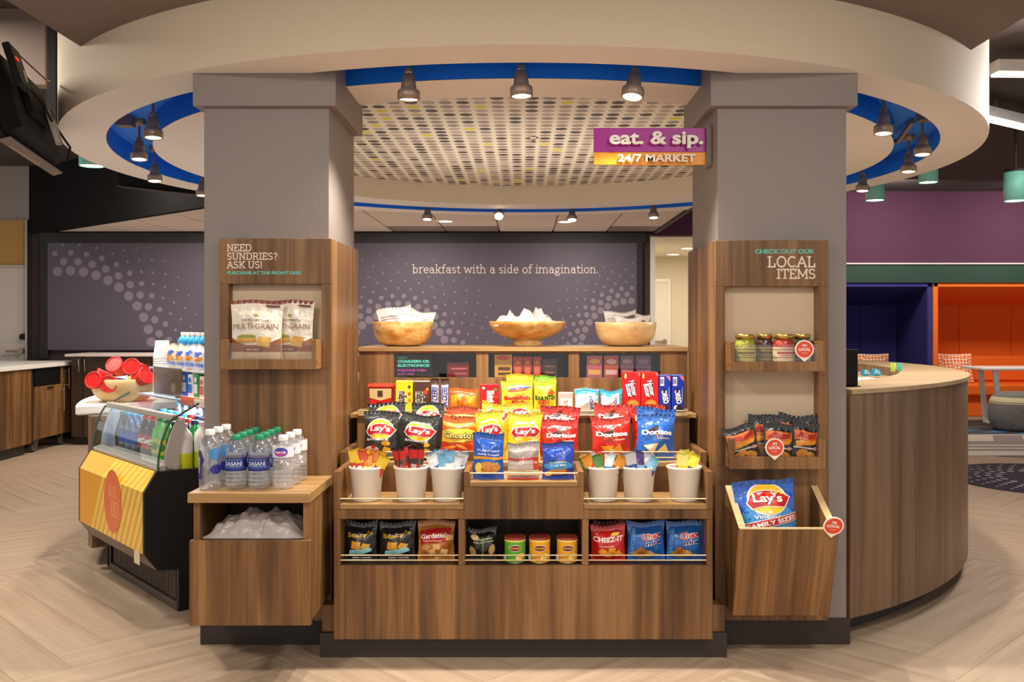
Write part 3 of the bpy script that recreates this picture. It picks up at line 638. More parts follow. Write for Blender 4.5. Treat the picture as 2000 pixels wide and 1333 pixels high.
wl(dk, 'cabinet_body', arc_solid(2.285, 2.555, .086, 1.0, A0, A1, 60), WOODDARK, 0)
o = thing('desk_screen', 'thin black screen standing on the front desk at the column edge', 'screen', (1.388, 4.05, 1.024), (0, 0, .12))
link('panel', B(-.05, .05, -.008, .008, .004, .16), BLACK, o, .002); link('foot', B(-.05, .05, -.03, .03, 0, .004), BLACK, o)
for i, (px, py, Y, ro) in enumerate(((1672, 733, 4.95, .2), (1690, 728, 5.05, -.3), (1708, 731, 5.1, .1))):
    pz = .83 + .004 * i
    c = P(px, py, Y); k = (E - .83) * F / (py - CY); Yq = min(max(k, 4.6), 5.6)
    a = MB().box(-.11, .11, -.15, .15, 0, .003); q = link('paper_sheet', a, WHITE, None, loc=(X_(px, 5.05), 5.0 + .12 * i, .9755 + .0035 * i), rot=(0, 0, ro),
         label=('white paper lying at the bottom behind the curved desk', 'white paper in the middle of those behind the curved desk', 'topmost white paper behind the curved desk')[i], cat='paper', group='papers behind the desk')

# refrigerated case, in its own frame: x along its length from the near end, y outward, z up
K0 = Vector((-1.56, 4.24, 0)); U = Vector((-.655, .756, 0)).normalized(); TH = math.atan2(U.y, U.x)
cs = thing('drink_cooler', 'black open display cooler with a yellow striped front, left of the water cabinet', 'cooler', K0, (0, 0, TH)); LC = .92
CB = mat((20, 16, 16), .4); GREYP = mat((178, 172, 164), .35)
end = [(.096, .639), (.151, .55), (.151, .28), (.09, .198), (.0, .192), (.0, 0), (-.50, 0), (-.50, .635)]
link('end_panel', MB().prism(end, -.02, 0, 'x'), CB, cs, .003); link('end_panel', MB().prism(end, LC, LC + .02, 'x'), CB, cs, .003)
t = NT(.35); v = t.coord(); sp = t.n('ShaderNodeSeparateXYZ'); t.l(v, sp.inputs[0])
dg = t.math('FRACT', t.math('MULTIPLY', t.math('ADD', t.math('MULTIPLY', sp.outputs[0], 1.0), t.math('MULTIPLY', sp.outputs[2], .62)), 15.5))
m1 = t.math('MULTIPLY', t.math('GREATER_THAN', dg, .45), t.math('LESS_THAN', t.math('ADD', sp.outputs[0], t.math('MULTIPLY', sp.outputs[2], .62)), .93))
t.col(t.mix(m1, (240, 168, 36), (246, 212, 92))); STRIPE = t.m
t2_ = NT(.3); v = t2_.coord(); sp = t2_.n('ShaderNodeSeparateXYZ'); t2_.l(v, sp.inputs[0])
dg = t2_.math('FRACT', t2_.math('MULTIPLY', t2_.math('ADD', sp.outputs[0], t2_.math('MULTIPLY', sp.outputs[2], .62)), 15.5))
m1 = t2_.math('MULTIPLY', t2_.math('GREATER_THAN', dg, .45), t2_.math('LESS_THAN', t2_.math('ADD', sp.outputs[0], t2_.math('MULTIPLY', sp.outputs[2], .62)), .93))
t2_.col(t2_.mix(m1, (255, 190, 8), (255, 222, 70))); STRIPE2 = t2_.m
fp = link('front_panel', MB().prism([(.151, .55), (.151, .28), (.141, .28), (.141, .545)], .001, LC - .001, 'x'), STRIPE, cs)
link('sloped_panel', MB().prism([(.096, .639), (.151, .551), (.141, .546), (.088, .634)], .001, LC - .001, 'x'), STRIPE2, cs)
link('lower_panel', MB().prism([(.151, .279), (.09, .198), (.084, .203), (.141, .281)], .001, LC - .001, 'x'), mat((120, 106, 96), .4), cs)
OV = mat((236, 112, 52), .4)
def ovm(x, z, e): return (x, .1512 + e, z)
def cdec(parent, items): decals(parent, ovm, 1, 1, items)
cdec(fp, [('ell', .40, .455, .125, .150, (234, 118, 60))])
ln = MB(); c0 = (.40, .455)
for dx, dz, wd, hh in ((-.05, -.035, .036, .07), (.0, -.035, .036, .07), (-.025, .045, .03, .05), (.035, .045, .03, .05)):      # small outlined boxes of the emblem
    for a, b, c_, d_ in ((dx - wd / 2, dx + wd / 2, dz - hh / 2, dz - hh / 2 + .004), (dx - wd / 2, dx + wd / 2, dz + hh / 2 - .004, dz + hh / 2), (dx - wd / 2, dx - wd / 2 + .004, dz - hh / 2, dz + hh / 2), (dx + wd / 2 - .004, dx + wd / 2, dz - hh / 2, dz + hh / 2)):
        ln.box(c0[0] + a, c0[0] + b, .1518, .1532, c0[1] + c_, c0[1] + d_)
link('emblem_lines', ln, mat((246, 196, 130), .5), fp)
link('price_card', B(.03, .10, .1525, .1535, .225, .285), mat((226, 212, 186), .5), cs)
link('body', B(.001, LC - .001, -.5, -.001, .19, .60), CB, cs); link('base', B(.001, LC - .001, -.48, -.012, 0, .189), CB, cs)
gl = MB(); n_ = 40
for i in range(n_): x = .03 + (LC - .06) * i / n_; gl.box(x, x + .009, -.011, -.004, .05, .185)
gl.box(.0, LC, -.011, .0, 0, .04); link('grille', gl, mat((84, 70, 60), .4), cs, kind='stuff')
gt = [(.085, .640), (.082, .70), (.068, .77), (.045, .83), (.025, .862)]
link('front_ledge', MB().prism([(.088, .636), (.088, .655), (.045, .668), (.045, .632)], .001, LC - .001, 'x'), GREYP, cs, .004)
link('inner_ledge', MB().prism([(.012, .60), (.012, .655), (-.01, .66), (-.01, .60)], .001, LC - .001, 'x'), GREYP, cs, .003)
link('curved_glass', MB().grid(lambda u, v_: (LC * u, gt[int(round(v_ * 4))][0], gt[int(round(v_ * 4))][1]), 1, 4), GLASS, cs)
for x in (-.004, LC + .004): link('glass_edge', MB().tube([(x, a, b) for a, b in gt] + [(x, -.10, .93)], .005), mat((60, 84, 70), .2), cs)
link('top_rail', MB().prism([(.022, .856), (.022, .884), (-.01, .884), (-.01, .856)], 0, LC, 'x'), GREYP, cs, .003)
post = [(.03, .64), (.052, .66), (.045, .72), (.025, .79), (.0, .85), (-.04, .87), (-.04, .80), (-.015, .72), (-.02, .64)]
link('end_post', MB().prism(post, .006, .022, 'x'), GREYP, cs, .002); link('end_post', MB().prism(post, LC - .022, LC - .006, 'x'), mat((200, 212, 228), .3), cs, .002)
link('top_glass', MB().grid(lambda u, v_: (LC * u, .0 - .14 * v_, .886 + .05 * v_), 1, 1), GLASS, cs)
link('back_panel', B(.001, LC - .001, -.50, -.49, .60, 1.06), mat((170, 196, 232), .4), cs)  # bluish backlight of the case put into the panel colour
link('bottle_step', B(.024, LC - .024, -.49, -.30, .6005, .64), GREYP, cs)
link('upper_shelf', B(.0, LC - .001, -.489, -.14, .915, .925), mat((190, 205, 230), .3), cs)
link('price_rail', B(.0, .285, -.14, -.128, .905, .945), mat((240, 92, 24), .4), cs); link('price_strip', B(.0, .12, -.1278, -.127, .908, .942), mat((246, 222, 206), .5), cs)
link('top_shelf', B(.0, LC - .14, -.489, -.15, 1.06, 1.068), mat((200, 200, 205), .3), cs)
link('smoked_screen', B(.29, .66, -.135, -.13, .93, 1.075), film((120, 96, 80), .72, .1), cs)
lamp('AREA', 'cooler_lamp', cs.matrix_basis @ Vector((.46, -.24, .905)), 5, color=(.80, .90, 1), size=.8, size_y=.2, target=cs.matrix_basis @ Vector((.46, -.10, .6)))
def cw_(x, y, z): return cs.matrix_basis @ Vector((x, y, z))

# white counter behind and beyond the cooler, on a dark wood base
def line_arc(xl, R):                       # point of the circle R on the line local x = xl of the cooler frame
    best = None
    for i in range(4000):
        y = -1.2 + i * .0005; p = cw_(xl, y, 0); dd = abs(math.hypot(p.x - RC[0], p.y - RC[1]) - R)
        if p.x < -1 and (best is None or dd < best[0]): best = (dd, p)
    return best[1]
def counter_poly(xl, R, r, a1):
    p = line_arc(xl, R); q = line_arc(xl, r); a = math.atan2(p.y - RC[1], p.x); b = math.atan2(q.y - RC[1], q.x); a1 = math.radians(a1)
    a = a if a > 0 else a + 2 * PI; b = b if b > 0 else b + 2 * PI
    o = [(R * math.cos(a + (a1 - a) * i / 30), RC[1] + R * math.sin(a + (a1 - a) * i / 30)) for i in range(31)]
    return o + [(r * math.cos(a1 + (b - a1) * i / 30), RC[1] + r * math.sin(a1 + (b - a1) * i / 30)) for i in range(31)]
ct = thing('white_counter', 'white solid counter curving away behind the drink cooler', 'counter', (-2.2, 5.9, 0))
wl(ct, 'counter_top', MB().prism(counter_poly(1.05, 2.615, 1.75, 110), .81, .862, 'z'), WHITE, .008)
wl(ct, 'base_cabinet', MB().prism(counter_poly(1.09, 2.55, 1.85, 112), .10, .8095, 'z'), WOOD, .002); wl(ct, 'kick_base', MB().prism(counter_poly(1.02, 2.46, 1.95, 112), 0, .0995, 'z'), KICK, 0)
wl(ct, 'end_panel', MB().prism([tuple(cw_(1.03, .08, 0))[:2], tuple(cw_(1.03, -.5, 0))[:2], tuple(cw_(.96, -.5, 0))[:2], tuple(cw_(.96, .08, 0))[:2]], .12, .8095, 'z'), WOODD, .002)

# island counter and cart along the far side
il = thing('island_counter', 'long island with a white top and wood doors near the pale grey door', 'counter', (-5.2, 8.6, 0))
Xf = -4.85
wl(il, 'counter_top', B(-6.6, Xf + .03, 6.9, 10.28, .842, .882), WHITE, .004)
wl(il, 'carcass', B(-6.5, Xf - .02, 7.0, 9.30, .10, .8415), WOODDARK, 0); wl(il, 'kick_base', B(-6.4, Xf - .05, 7.0, 9.25, 0, .0995), CHAR, 0)
def bar_handle(par, th, x, y, za, zb_):
    m_ = MB().cyl((x + .035, y, za), (x + .035, y, zb_), .007, 8)
    for z in (za + .035, zb_ - .035): m_.cyl((x, y, z), (x + .035, y, z), .005, 8)
    return wl(th, 'handle', m_, CHROME, 0, parent=par)
for a, b, hy in ((7.55, 8.42, 8.37), (8.43, 9.29, 8.50)):
    dr = wl(il, 'door', B(Xf - .02, Xf, a, b, .105, .838), WOOD, .002); bar_handle(dr, il, Xf, hy, .50, .80)
crt = thing('waste_cart', 'wood cart on casters with a black slot, under the far end of the island top', 'cart', (-5.2, 9.8, 0))
wl(crt, 'carcass', B(-6.3, Xf - .02, 9.33, 10.2, .13, .835), WOODDARK, 0)
wl(crt, 'slot', B(Xf - .018, Xf - .004, 9.36, 9.88, .665, .83), BLACK, 0)
dr = wl(crt, 'door', B(Xf - .02, Xf, 9.35, 9.93, .13, .655), WOOD, .002); wl(crt, 'pull_plate', B(Xf, Xf + .012, 9.58, 9.70, .622, .645), CHROME, 0, parent=dr); bar_handle(dr, crt, Xf, 9.88, .38, .63)
wl(crt, 'stile', B(Xf - .02, Xf, 9.89, 9.93, .657, .835), WOOD, .002)
dr = wl(crt, 'door', B(Xf - .02, Xf, 9.94, 10.2, .13, .835), WOOD, .002); bar_handle(dr, crt, Xf, 9.99, .60, .82)
for y in (9.42, 9.99):
    m_ = MB().prism([(y - .05, .13), (y + .07, .13), (y + .03, .06), (y - .01, .06)], Xf - .085, Xf - .075, 'x').prism([(y - .05, .13), (y + .07, .13), (y + .03, .06), (y - .01, .06)], Xf - .035, Xf - .025, 'x')
    c_ = wl(crt, 'caster', m_, STEEL, 0); wl(crt, 'wheel', MB().cyl((Xf - .07, y + .01, .055), (Xf - .04, y + .01, .055), .054, 16), mat((90, 86, 80), .5), 0, parent=c_)
# back counter under the mural
bc = thing('back_counter', 'dark wood back counter with a pale edge under the dotted mural', 'counter', (-2, 10.2, 0))
wl(bc, 'counter_top', B(X_(87, 9.9) + .22, 1.2, 9.88, 10.44, .94, .967), mat((214, 196, 190), .4), .002); wl(bc, 'carcass', B(X_(93, 9.9) + .24, 1.15, 9.96, 10.42, .08, .9395), WOODDARK, 0)
wl(bc, 'kick_base', B(X_(93, 9.9) + .24, 1.1, 10.02, 10.42, 0, .0795), CHAR, 0)
xs = [X_(93, 9.93) + .24] + [X_(px, 9.94) for px in (162, 240, 320, 396)]
for i, (a, b) in enumerate(zip(xs, xs[1:])):
    dr = wl(bc, 'door', B(a + .004, b - .004, 9.94, 9.959, .09, .93), WOODDARK, .002); hx = b - .03 if i % 2 == 0 else a + .03
    m_ = MB().cyl((hx, 9.91, .78), (hx, 9.91, .91), .006, 8).cyl((hx, 9.91, .8), (hx, 9.94, .8), .004, 6).cyl((hx, 9.91, .89), (hx, 9.94, .89), .004, 6); wl(bc, 'handle', m_, CHROME, 0, parent=dr)

# ================================================================== GOODS
def foil(c, rough=.26):
    m = mat(c, rough, 0, .6, bump=.55, bscale=42, key=('foil', c)); b = m.node_tree.nodes['Principled BSDF']; b.inputs['Coat Weight'].default_value = .5; b.inputs['Coat Roughness'].default_value = .12; return m
def bag(name, label, cat, loc, w, h, d, col, items=(), rz=0, lean=8, seed=0, group=None, seal=None, roll=0, pinch=.07, flat=False, foot=.06, ttop=None, wr=1.0):
    th = thing(name, label, cat, loc, (-math.radians(lean), math.radians(roll), math.radians(rz)), group)
    st, sb = .022 * (h / .2), (0 if flat else .012); rg = random.Random(seed); ph = [rg.uniform(0, 6.28) for _ in range(6)]
    def prof(u, v):
        z = v * h; k = (z - sb) / max(1e-5, h - sb - st); k = min(1, max(0, k))
        env = (math.sin(PI * k) ** .55 if not flat else (min(1, .55 + k * 1.2) * (1 - k) ** .5 * 1.15)) if 0 < k < 1 else (.45 if flat and k <= 0 else 0)
        b = d / 2 * env * (1 - abs(u) ** 2.6)
        b += wr * .0035 * env * (1 - abs(u) ** 4) * (math.sin(9 * u + 7 * v + ph[0]) * .5 + math.sin(5 * u - 13 * v + ph[1]) * .5)
        b += wr * .0025 * (1 - u * u) * (math.exp(-((v - .10) / .07) ** 2) + math.exp(-((v - .86) / .06) ** 2)) * math.sin(14 * u + ph[2])
        return max(.0008, b)
    def hw(v): return w / 2 * (1 - pinch * math.sin(PI * min(1, max(0, v))) ** .8)
    def bow(u): return .0045 * wr * math.sin(3.1 * u + ph[3]) + .004 * wr * u * u
    def front(u, v): u = 2 * u - 1; return (u * hw(v), -prof(u, v), v * h + bow(u) * v)
    def back(u, v): u = 2 * u - 1; return (u * hw(v), prof(u, v) * .85, v * h + bow(u) * v)
    link('body', MB().grid(front, 16, 20).grid(back, 10, 14, flip=True), foil(col), th)
    sc_ = seal or tuple(int(q * .8) for q in col); n = 18; mb = MB()
    for i in range(n):
        for k_, hh in ((1, .0),):
            u0, u1 = -1 + 2 * i / n, -1 + 2 * (i + 1) / n; zz = .0018 if i % 2 else -.0018
            mb.add([(u0 * w / 2, -zz * .4, h + bow(u0)), (u1 * w / 2, zz * .4, h + bow(u1)), (u1 * w / 2 * 1.01, zz, h + st * .55 + bow(u1)), (u0 * w / 2 * 1.01, -zz, h + st * .55 + bow(u0))], [(0, 1, 2, 3)])
    link('top_seal', mb, foil(sc_), th)
    def mp(x, z, e):
        v = min(1, max(0, z / h)); u = x / hw(v); u = min(.995, max(-.995, u)); return (u * hw(v), -prof(u, v) - e, v * h + bow(u) * v)
    decals(th, mp, w, h, items); return th
def bagpx(name, label, cat, x0, x1, yt, Y, Zf, d, col, items=(), **k):
    w = (x1 - x0) * Y / F; h = (Z_(yt, Y + .02) - Zf) / math.cos(math.radians(k.get('lean', 8))) * .955; r_ = k.get('rl', None); k.pop('rl', None)
    return bag(name, label, cat, (X_((x0 + x1) / 2, Y), Y, Zf + .001), w, h, d, col, items, **k)
YEL, RED, WHT, BLK = (250, 205, 30), (200, 24, 28), (250, 246, 240), (24, 22, 22)
def oval_logo(x, z, s, a=1.75, txt="Lay's"):
    rx, rz = .5 * s, .5 * s / a
    q = lambda t: (x + t[0] * s, z + t[1] * s / a)
    rib = [(-.52, -.10), (-.40, .16), (-.2, .24), (0, .26), (.2, .24), (.40, .18), (.56, .02), (.40, -.26), (.2, -.24), (0, -.22), (-.2, -.24), (-.40, -.30)]
    return [('ell', x, z, rx * 1.02, rz * 1.10, WHT), ('ell', x, z, rx * .94, rz * 1.0, YEL), ('poly', [q((a_ * 1.06, b_ * 1.14)) for a_, b_ in rib], WHT), ('poly', [q(p) for p in rib], RED), ('txt', txt, x, z, .74 * s, WHT, {'b': .03, 'h': .36 * s / a})]
def chip(x, z, r, c, rot=0, k=3, a=1.0): return ('poly', [(x + r * math.cos(math.radians(rot + 360 * i / k)), z + r * a * math.sin(math.radians(rot + 360 * i / k))) for i in range(k)], c)
BBQ = oval_logo(.0, .66, .74) + [('txt', 'BARBECUE', -.05, .44, .60, (236, 232, 228), {'h': .05}), ('ell', -.22, .17, .24, .13, (150, 64, 44)), ('ell', -.2, .21, .2, .09, (222, 196, 190)), ('ell', -.16, .28, .06, .05, (190, 40, 30)), ('poly', [(-.15, .08), (.05, .14), (.14, .30), (.30, .26), (.34, .12), (.15, .07)], (240, 178, 30)), ('ell', .18, .36, .12, .05, (236, 168, 40)), ('ell', .32, .11, .13, .08, (120, 112, 112))]
CHIPYEL = oval_logo(.02, .64, .76) + [('ell', .0, .18, .34, .10, (250, 236, 150)), ('ell', .1, .40, .32, .018, (252, 244, 190), {'r': 14})]
BBQB = oval_logo(.0, .80, .70); CHIPB = oval_logo(.02, .84, .70); PUFFB = [('rect', -.46, .46, .78, .88, (250, 190, 40)), ('txt', 'Cheetos', 0, .83, .8, (90, 40, 10), {'b': .05, 'h': .09})]
TREDB = [('poly', [(-.28, .84), (.04, .97), (.06, .78)], (60, 20, 12)), ('txt', 'Doritos', .02, .80, .78, WHT, {'b': .05, 'h': .115})]
def tort(c1, c2): return [('poly', [(-.28, .66), (.04, .80), (.06, .58)], (60, 20, 12)), ('poly', [(-.02, .60), (.16, .60), (.06, .46)], (240, 140, 40)), ('poly', [(.02, .585), (.12, .585), (.06, .50)], c2), ('txt', 'Doritos', .02, .64, .78, WHT, {'b': .05, 'h': .115}), ('txt', 'NACHO' if c1 else 'RANCH', .22, .50, .24, (255, 226, 200), {'h': .035}), chip(-.10, .28, .20, (238, 150, 30), 150, 3, .75), chip(.16, .26, .20, (244, 168, 44), 80, 3, .75), chip(.02, .24, .10, (255, 214, 120), 20, 3, .8)]
TRED = tort(1, (206, 38, 22)); TBLU = tort(0, (30, 100, 196))
TBLU = TBLU[:5] + [chip(-.12, .28, .22, (242, 224, 160), 160, 3, .75), chip(.20, .25, .18, (238, 206, 110), 80, 3, .75), ('ell', -.14, .30, .08, .06, (255, 250, 232)), ('poly', [(-.45, .02), (-.3, .16), (-.1, .06), (.1, .02)], (20, 62, 150))]
PUFF = [('rect', -.46, .46, .80, .90, (240, 150, 30)), ('poly', [(-.46, .42), (-.46, .66), (-.2, .76), (.2, .76), (.46, .70), (.46, .50), (.1, .44), (-.2, .42)], (250, 190, 40)), ('txt', 'Cheetos', .02, .60, .88, (70, 34, 10), {'b': .085, 'h': .17}), ('txt', 'Cheetos', .02, .602, .84, (255, 236, 130), {'b': .01, 'h': .14}), ('txt', 'Crunchy', .0, .45, .4, (252, 220, 120), {'h': .05}), ('rect', -.46, .46, .04, .38, (214, 50, 20))] + [('ell', x, z, .17, .035, c, {'r': r}) for x, z, r, c in ((-.2, .30, 12, (248, 150, 40)), (.12, .32, -20, (250, 176, 80)), (-.05, .20, -8, (244, 130, 30)), (.24, .20, 18, (250, 160, 50)), (-.26, .12, 10, (250, 170, 70)), (.08, .10, -14, (246, 140, 40)))]
ZC = .725
def chips(x0, x1, yt, Y, col, it, label, seed, rz=0, lean=8, roll=0, grp='bags of chips on the middle shelf', d=.058, **k):
    k.setdefault('pinch', .10)
    return bagpx('chip_bag', label, 'chip bag', x0, x1, yt, Y, ZC, d, col, it, seed=seed, rz=rz, lean=lean, roll=roll, group=grp, **k)
BK, YL, RD_, BL_, OR = (44, 46, 44), (246, 208, 40), (206, 36, 20), (34, 104, 200), (226, 96, 18)
Yf, Yr = 3.925, 4.015
chips(706, 776, 806, Yf, BK, BBQ, 'black chip bag with an oval logo, first of the front row', 1, roll=2)
chips(719, 794, 790, Yr, BK, BBQB, 'black chip bag standing behind the first black bag, only its top showing', 2, roll=-2)
chips(778, 853, 812, Yf, BK, BBQ, 'black chip bag between the first black bag and the orange puff bag', 3, roll=4)
chips(799, 864, 790, Yr, BK, BBQB, 'black chip bag rising behind the second black bag in the row', 4, roll=2)
chips(856, 927, 816, Yf, OR, PUFF, 'orange bag of cheese puffs in the front row of the middle shelf', 5, roll=5)
chips(870, 934, 797, Yr, (190, 74, 20), PUFFB, 'orange puff bag behind the front orange one with its dark top showing', 6)
chips(930, 985, 806, Yf, YL, CHIPYEL, 'yellow chip bag partly behind the first blue nut pouch', 7, roll=-2)
chips(930, 990, 790, Yr, YL, CHIPB, 'yellow chip bag at the back beneath the yellow candy bag', 8, roll=6)
chips(987, 1056, 810, Yf, YL, CHIPYEL, 'yellow chip bag standing behind the silver jerky pouch', 9, roll=3)
chips(991, 1045, 791, Yr, YL, CHIPB, 'yellow chip bag at the back, next to the red bags', 10, roll=-4)
chips(1060, 1134, 822, Yf, RD_, TRED, 'red tortilla chip bag rising behind the last blue pouch', 11, roll=-3)
chips(1047, 1127, 796, Yr, (186, 30, 18), TREDB, 'red tortilla chip bag at the back beside the yellow bags', 12, roll=5)
chips(1154, 1233, 818, Yf, RD_, TRED, 'red tortilla chip bag next to the blue tortilla bag', 13)
chips(1154, 1230, 793, Yr, (206, 36, 20), TREDB, 'red tortilla chip bag behind the one next to the blue bag', 14, roll=4)
chips(1242, 1317, 812, Yf, BL_, TBLU, 'blue tortilla chip bag at the front end of the middle shelf', 15, roll=2)
chips(1239, 1318, 800, 3.975, BL_, TREDB, 'blue tortilla chip bag tucked right behind the front blue one', 16, roll=3, d=.03)
chips(1236, 1306, 794, 4.04, (206, 36, 20), TREDB, 'red tortilla chip bag mostly hidden behind the two blue bags', 17, roll=-3, d=.04)
# pouches on the centre shelf
PB = (24, 84, 190)
NUT = [('txt', 'PLANTERS', 0, .66, .70, (200, 220, 246), {'h': .045}), ('txt', 'Honey Roasted', 0, .57, .66, WHT, {'h': .05}), ('rect', -.46, .46, .46, .52, (238, 160, 40)), ('ell', 0, .31, .40, .16, (40, 120, 214)), ('ell', .02, .28, .36, .13, (214, 150, 80)), ('ell', -.3, .26, .12, .12, (250, 220, 90))] + [('ell', random.Random(i).uniform(-.26, .30), random.Random(i + 50).uniform(.19, .37), .06, .025, ((232, 176, 104), (200, 126, 60))[i % 2], {'r': i * 37}) for i in range(9)]
bagpx('nut_pouch', 'tall blue pouch with a picture of nuts, first on the centre shelf', 'pouch', 923, 985, 848, 3.655, .69, .045, PB, NUT, seed=21, lean=4, flat=False, group='pouches on the centre shelf')
JRK = [('rect', -.47, .47, .66, .80, (150, 140, 136)), ('rect', -.47, .47, .56, .62, (196, 60, 50)), ('rect', .30, .47, .28, .56, (214, 60, 44)), ('rect', -.47, .30, .28, .54, (200, 186, 178)), ('txt', "JACK LINK'S", 0, .47, .84, WHT, {'b': .03, 'h': .07}), ('rect', -.47, .47, .12, .27, (236, 214, 180)), ('txt', 'TENDERLOIN', .02, .21, .56, (170, 130, 60), {'h': .04}), ('rect', -.47, .47, .0, .05, (214, 50, 40))]
bagpx('jerky_pouch', 'silver and red jerky pouch between the two blue pouches', 'pouch', 990, 1054, 866, 3.655, .69, .04, (186, 176, 172), JRK, seed=22, lean=4, group='pouches on the centre shelf')
MIX = [('ell', 0, .40, .44, .12, (60, 160, 230)), ('txt', 'PLANTERS', 0, .50, .50, (250, 224, 120), {'h': .045}), ('txt', 'Trail Mix', 0, .41, .52, WHT, {'h': .06}), ('ell', 0, .22, .34, .09, (190, 130, 70)), ('ell', -.3, .17, .12, .07, (246, 206, 70)), ('ell', .32, .2, .10, .07, (120, 50, 60))]
bagpx('nut_pouch', 'shorter blue pouch at the end of the centre shelf, below the red bags', 'pouch', 1058, 1122, 866, 3.655, .69, .045, (20, 70, 186), MIX, seed=23, lean=4, group='pouches on the centre shelf')
# lowest niches
ZN = .371; YN = 3.685
STA = [('txt', "Stacy's", 0, .70, .76, (226, 178, 60), {'b': .02, 'h': .16, 'r': 6}), chip(-.12, .42, .19, (226, 160, 60), 40, 4, .8), chip(.16, .40, .16, (236, 180, 84), 20, 4, .7), ('poly', [(-.34, .16), (-.30, .28), (.30, .36), (.36, .26), (.1, .18)], (150, 214, 224)), ('txt', 'SIMPLY NAKED', .04, .06, .56, (220, 214, 206), {'h': .04})]
GAR = [('poly', [(-.42, .80), (.40, .88), (.28, .5), (-.40, .42)], (186, 24, 30)), ('txt', "Gardetto's", -.02, .66, .74, WHT, {'h': .13, 'r': 4}), ('txt', 'Original', -.1, .52, .5, (250, 226, 200), {'h': .05})] + [chip(x, z, .13, c, r, 4, .8) for x, z, r, c in ((-.26, .34, 20, (226, 170, 96)), (.02, .36, 50, (240, 196, 130)), (.28, .40, 10, (176, 96, 40)), (-.10, .22, 70, (236, 180, 110)), (.22, .24, 30, (246, 206, 146)), (.36, .62, 40, (240, 200, 120)), (-.3, .12, 15, (170, 90, 40)), (.05, .10, 60, (230, 170, 100)))]
nb = dict(lean=5, group='bags in the lowest niches')
bagpx('pita_bag', 'black pita chip bag at the near end of the first lowest niche', 'snack bag', 672, 737, 1020, YN, ZN, .06, (30, 28, 30), STA, seed=31, **nb)
bagpx('pita_bag', 'black pita chip bag beside the red snack mix bag', 'snack bag', 740, 812, 1021, YN, ZN, .06, (30, 28, 30), STA, seed=32, **nb)
bagpx('snack_mix_bag', 'red and tan bag of snack mix in the first lowest niche', 'snack bag', 815, 889, 1018, YN, ZN, .06, (196, 128, 50), GAR, seed=33, **nb)
PIS = [('ell', -.24, .78, .13, .10, (230, 206, 140)), ('txt', 'Wonderful', .10, .70, .5, (226, 214, 190), {'h': .05}), ('txt', 'Roasted & Salted', .06, .61, .66, (226, 214, 190), {'h': .045}), ('txt', 'PISTACHIOS', .04, .32, .9, (124, 190, 60), {'r': 90, 'h': .075}), ('ell', -.30, .30, .10, .17, (216, 186, 120), {'r': 20}), ('ell', .34, .34, .10, .17, (206, 170, 104), {'r': -14})]
bagpx('nut_bag', 'black bag of pistachios in the middle lowest niche', 'snack bag', 912, 970, 1032, YN, ZN, .05, (28, 24, 24), PIS, seed=34, **nb)
CHZ = [('txt', 'CHEEZ-IT', 0, .66, .84, WHT, {'b': .03, 'h': .15}), ('ell', .2, .80, .12, .05, (236, 190, 40)), ('txt', 'Original', -.05, .46, .40, (250, 230, 210), {'h': .06})] + [chip(x, z, .14, (240, 160, 40), r, 4, .8) for x, z, r in ((-.16, .30, 10), (.10, .34, 40), (.26, .24, 70), (0, .20, 20))]
bagpx('cracker_bag', 'red cheese cracker bag in the last lowest niche', 'snack bag', 1153, 1222, 1027, 3.66, ZN, .05, (202, 24, 24), CHZ, seed=35, **nb)
bagpx('cracker_bag', 'dark red cracker bag behind the front red cracker bag', 'snack bag', 1158, 1226, 1018, 3.75, ZN, .05, (150, 20, 20), [('rect', .15, .42, .9, .94, (230, 190, 90))], seed=36, **nb)
CHX = [('txt', 'TRADITIONAL', -.36, .5, .75, (120, 180, 236), {'r': 84, 'h': .09}), ('txt', 'Chex', .12, .68, .52, WHT, {'b': .09, 'h': .19, 'r': 6}), ('txt', 'Chex', .12, .68, .50, (206, 40, 34), {'b': .03, 'h': .17, 'r': 6}), ('txt', 'mix', .16, .50, .42, WHT, {'b': .09, 'h': .15, 'r': 6}), ('txt', 'mix', .16, .50, .40, (34, 44, 130), {'b': .03, 'h': .13, 'r': 6}), ('ell', -.1, .18, .28, .12, (200, 140, 70)), chip(-.16, .28, .12, (170, 100, 40), 30, 5), chip(.06, .18, .11, (232, 190, 120), 10, 4), ('ell', .2, .14, .1, .05, (214, 160, 90))]
bagpx('snack_mix_bag', 'blue snack mix bag next to the red cracker bag', 'snack bag', 1224, 1300, 1020, YN, ZN, .06, (30, 100, 190), CHX, seed=37, roll=0, rz=4, **nb)
bagpx('snack_mix_bag', 'blue snack mix bag at the far end of the last lowest niche', 'snack bag', 1301, 1374, 1019, YN, ZN, .06, (30, 100, 190), CHX, seed=38, rz=-4, **nb)

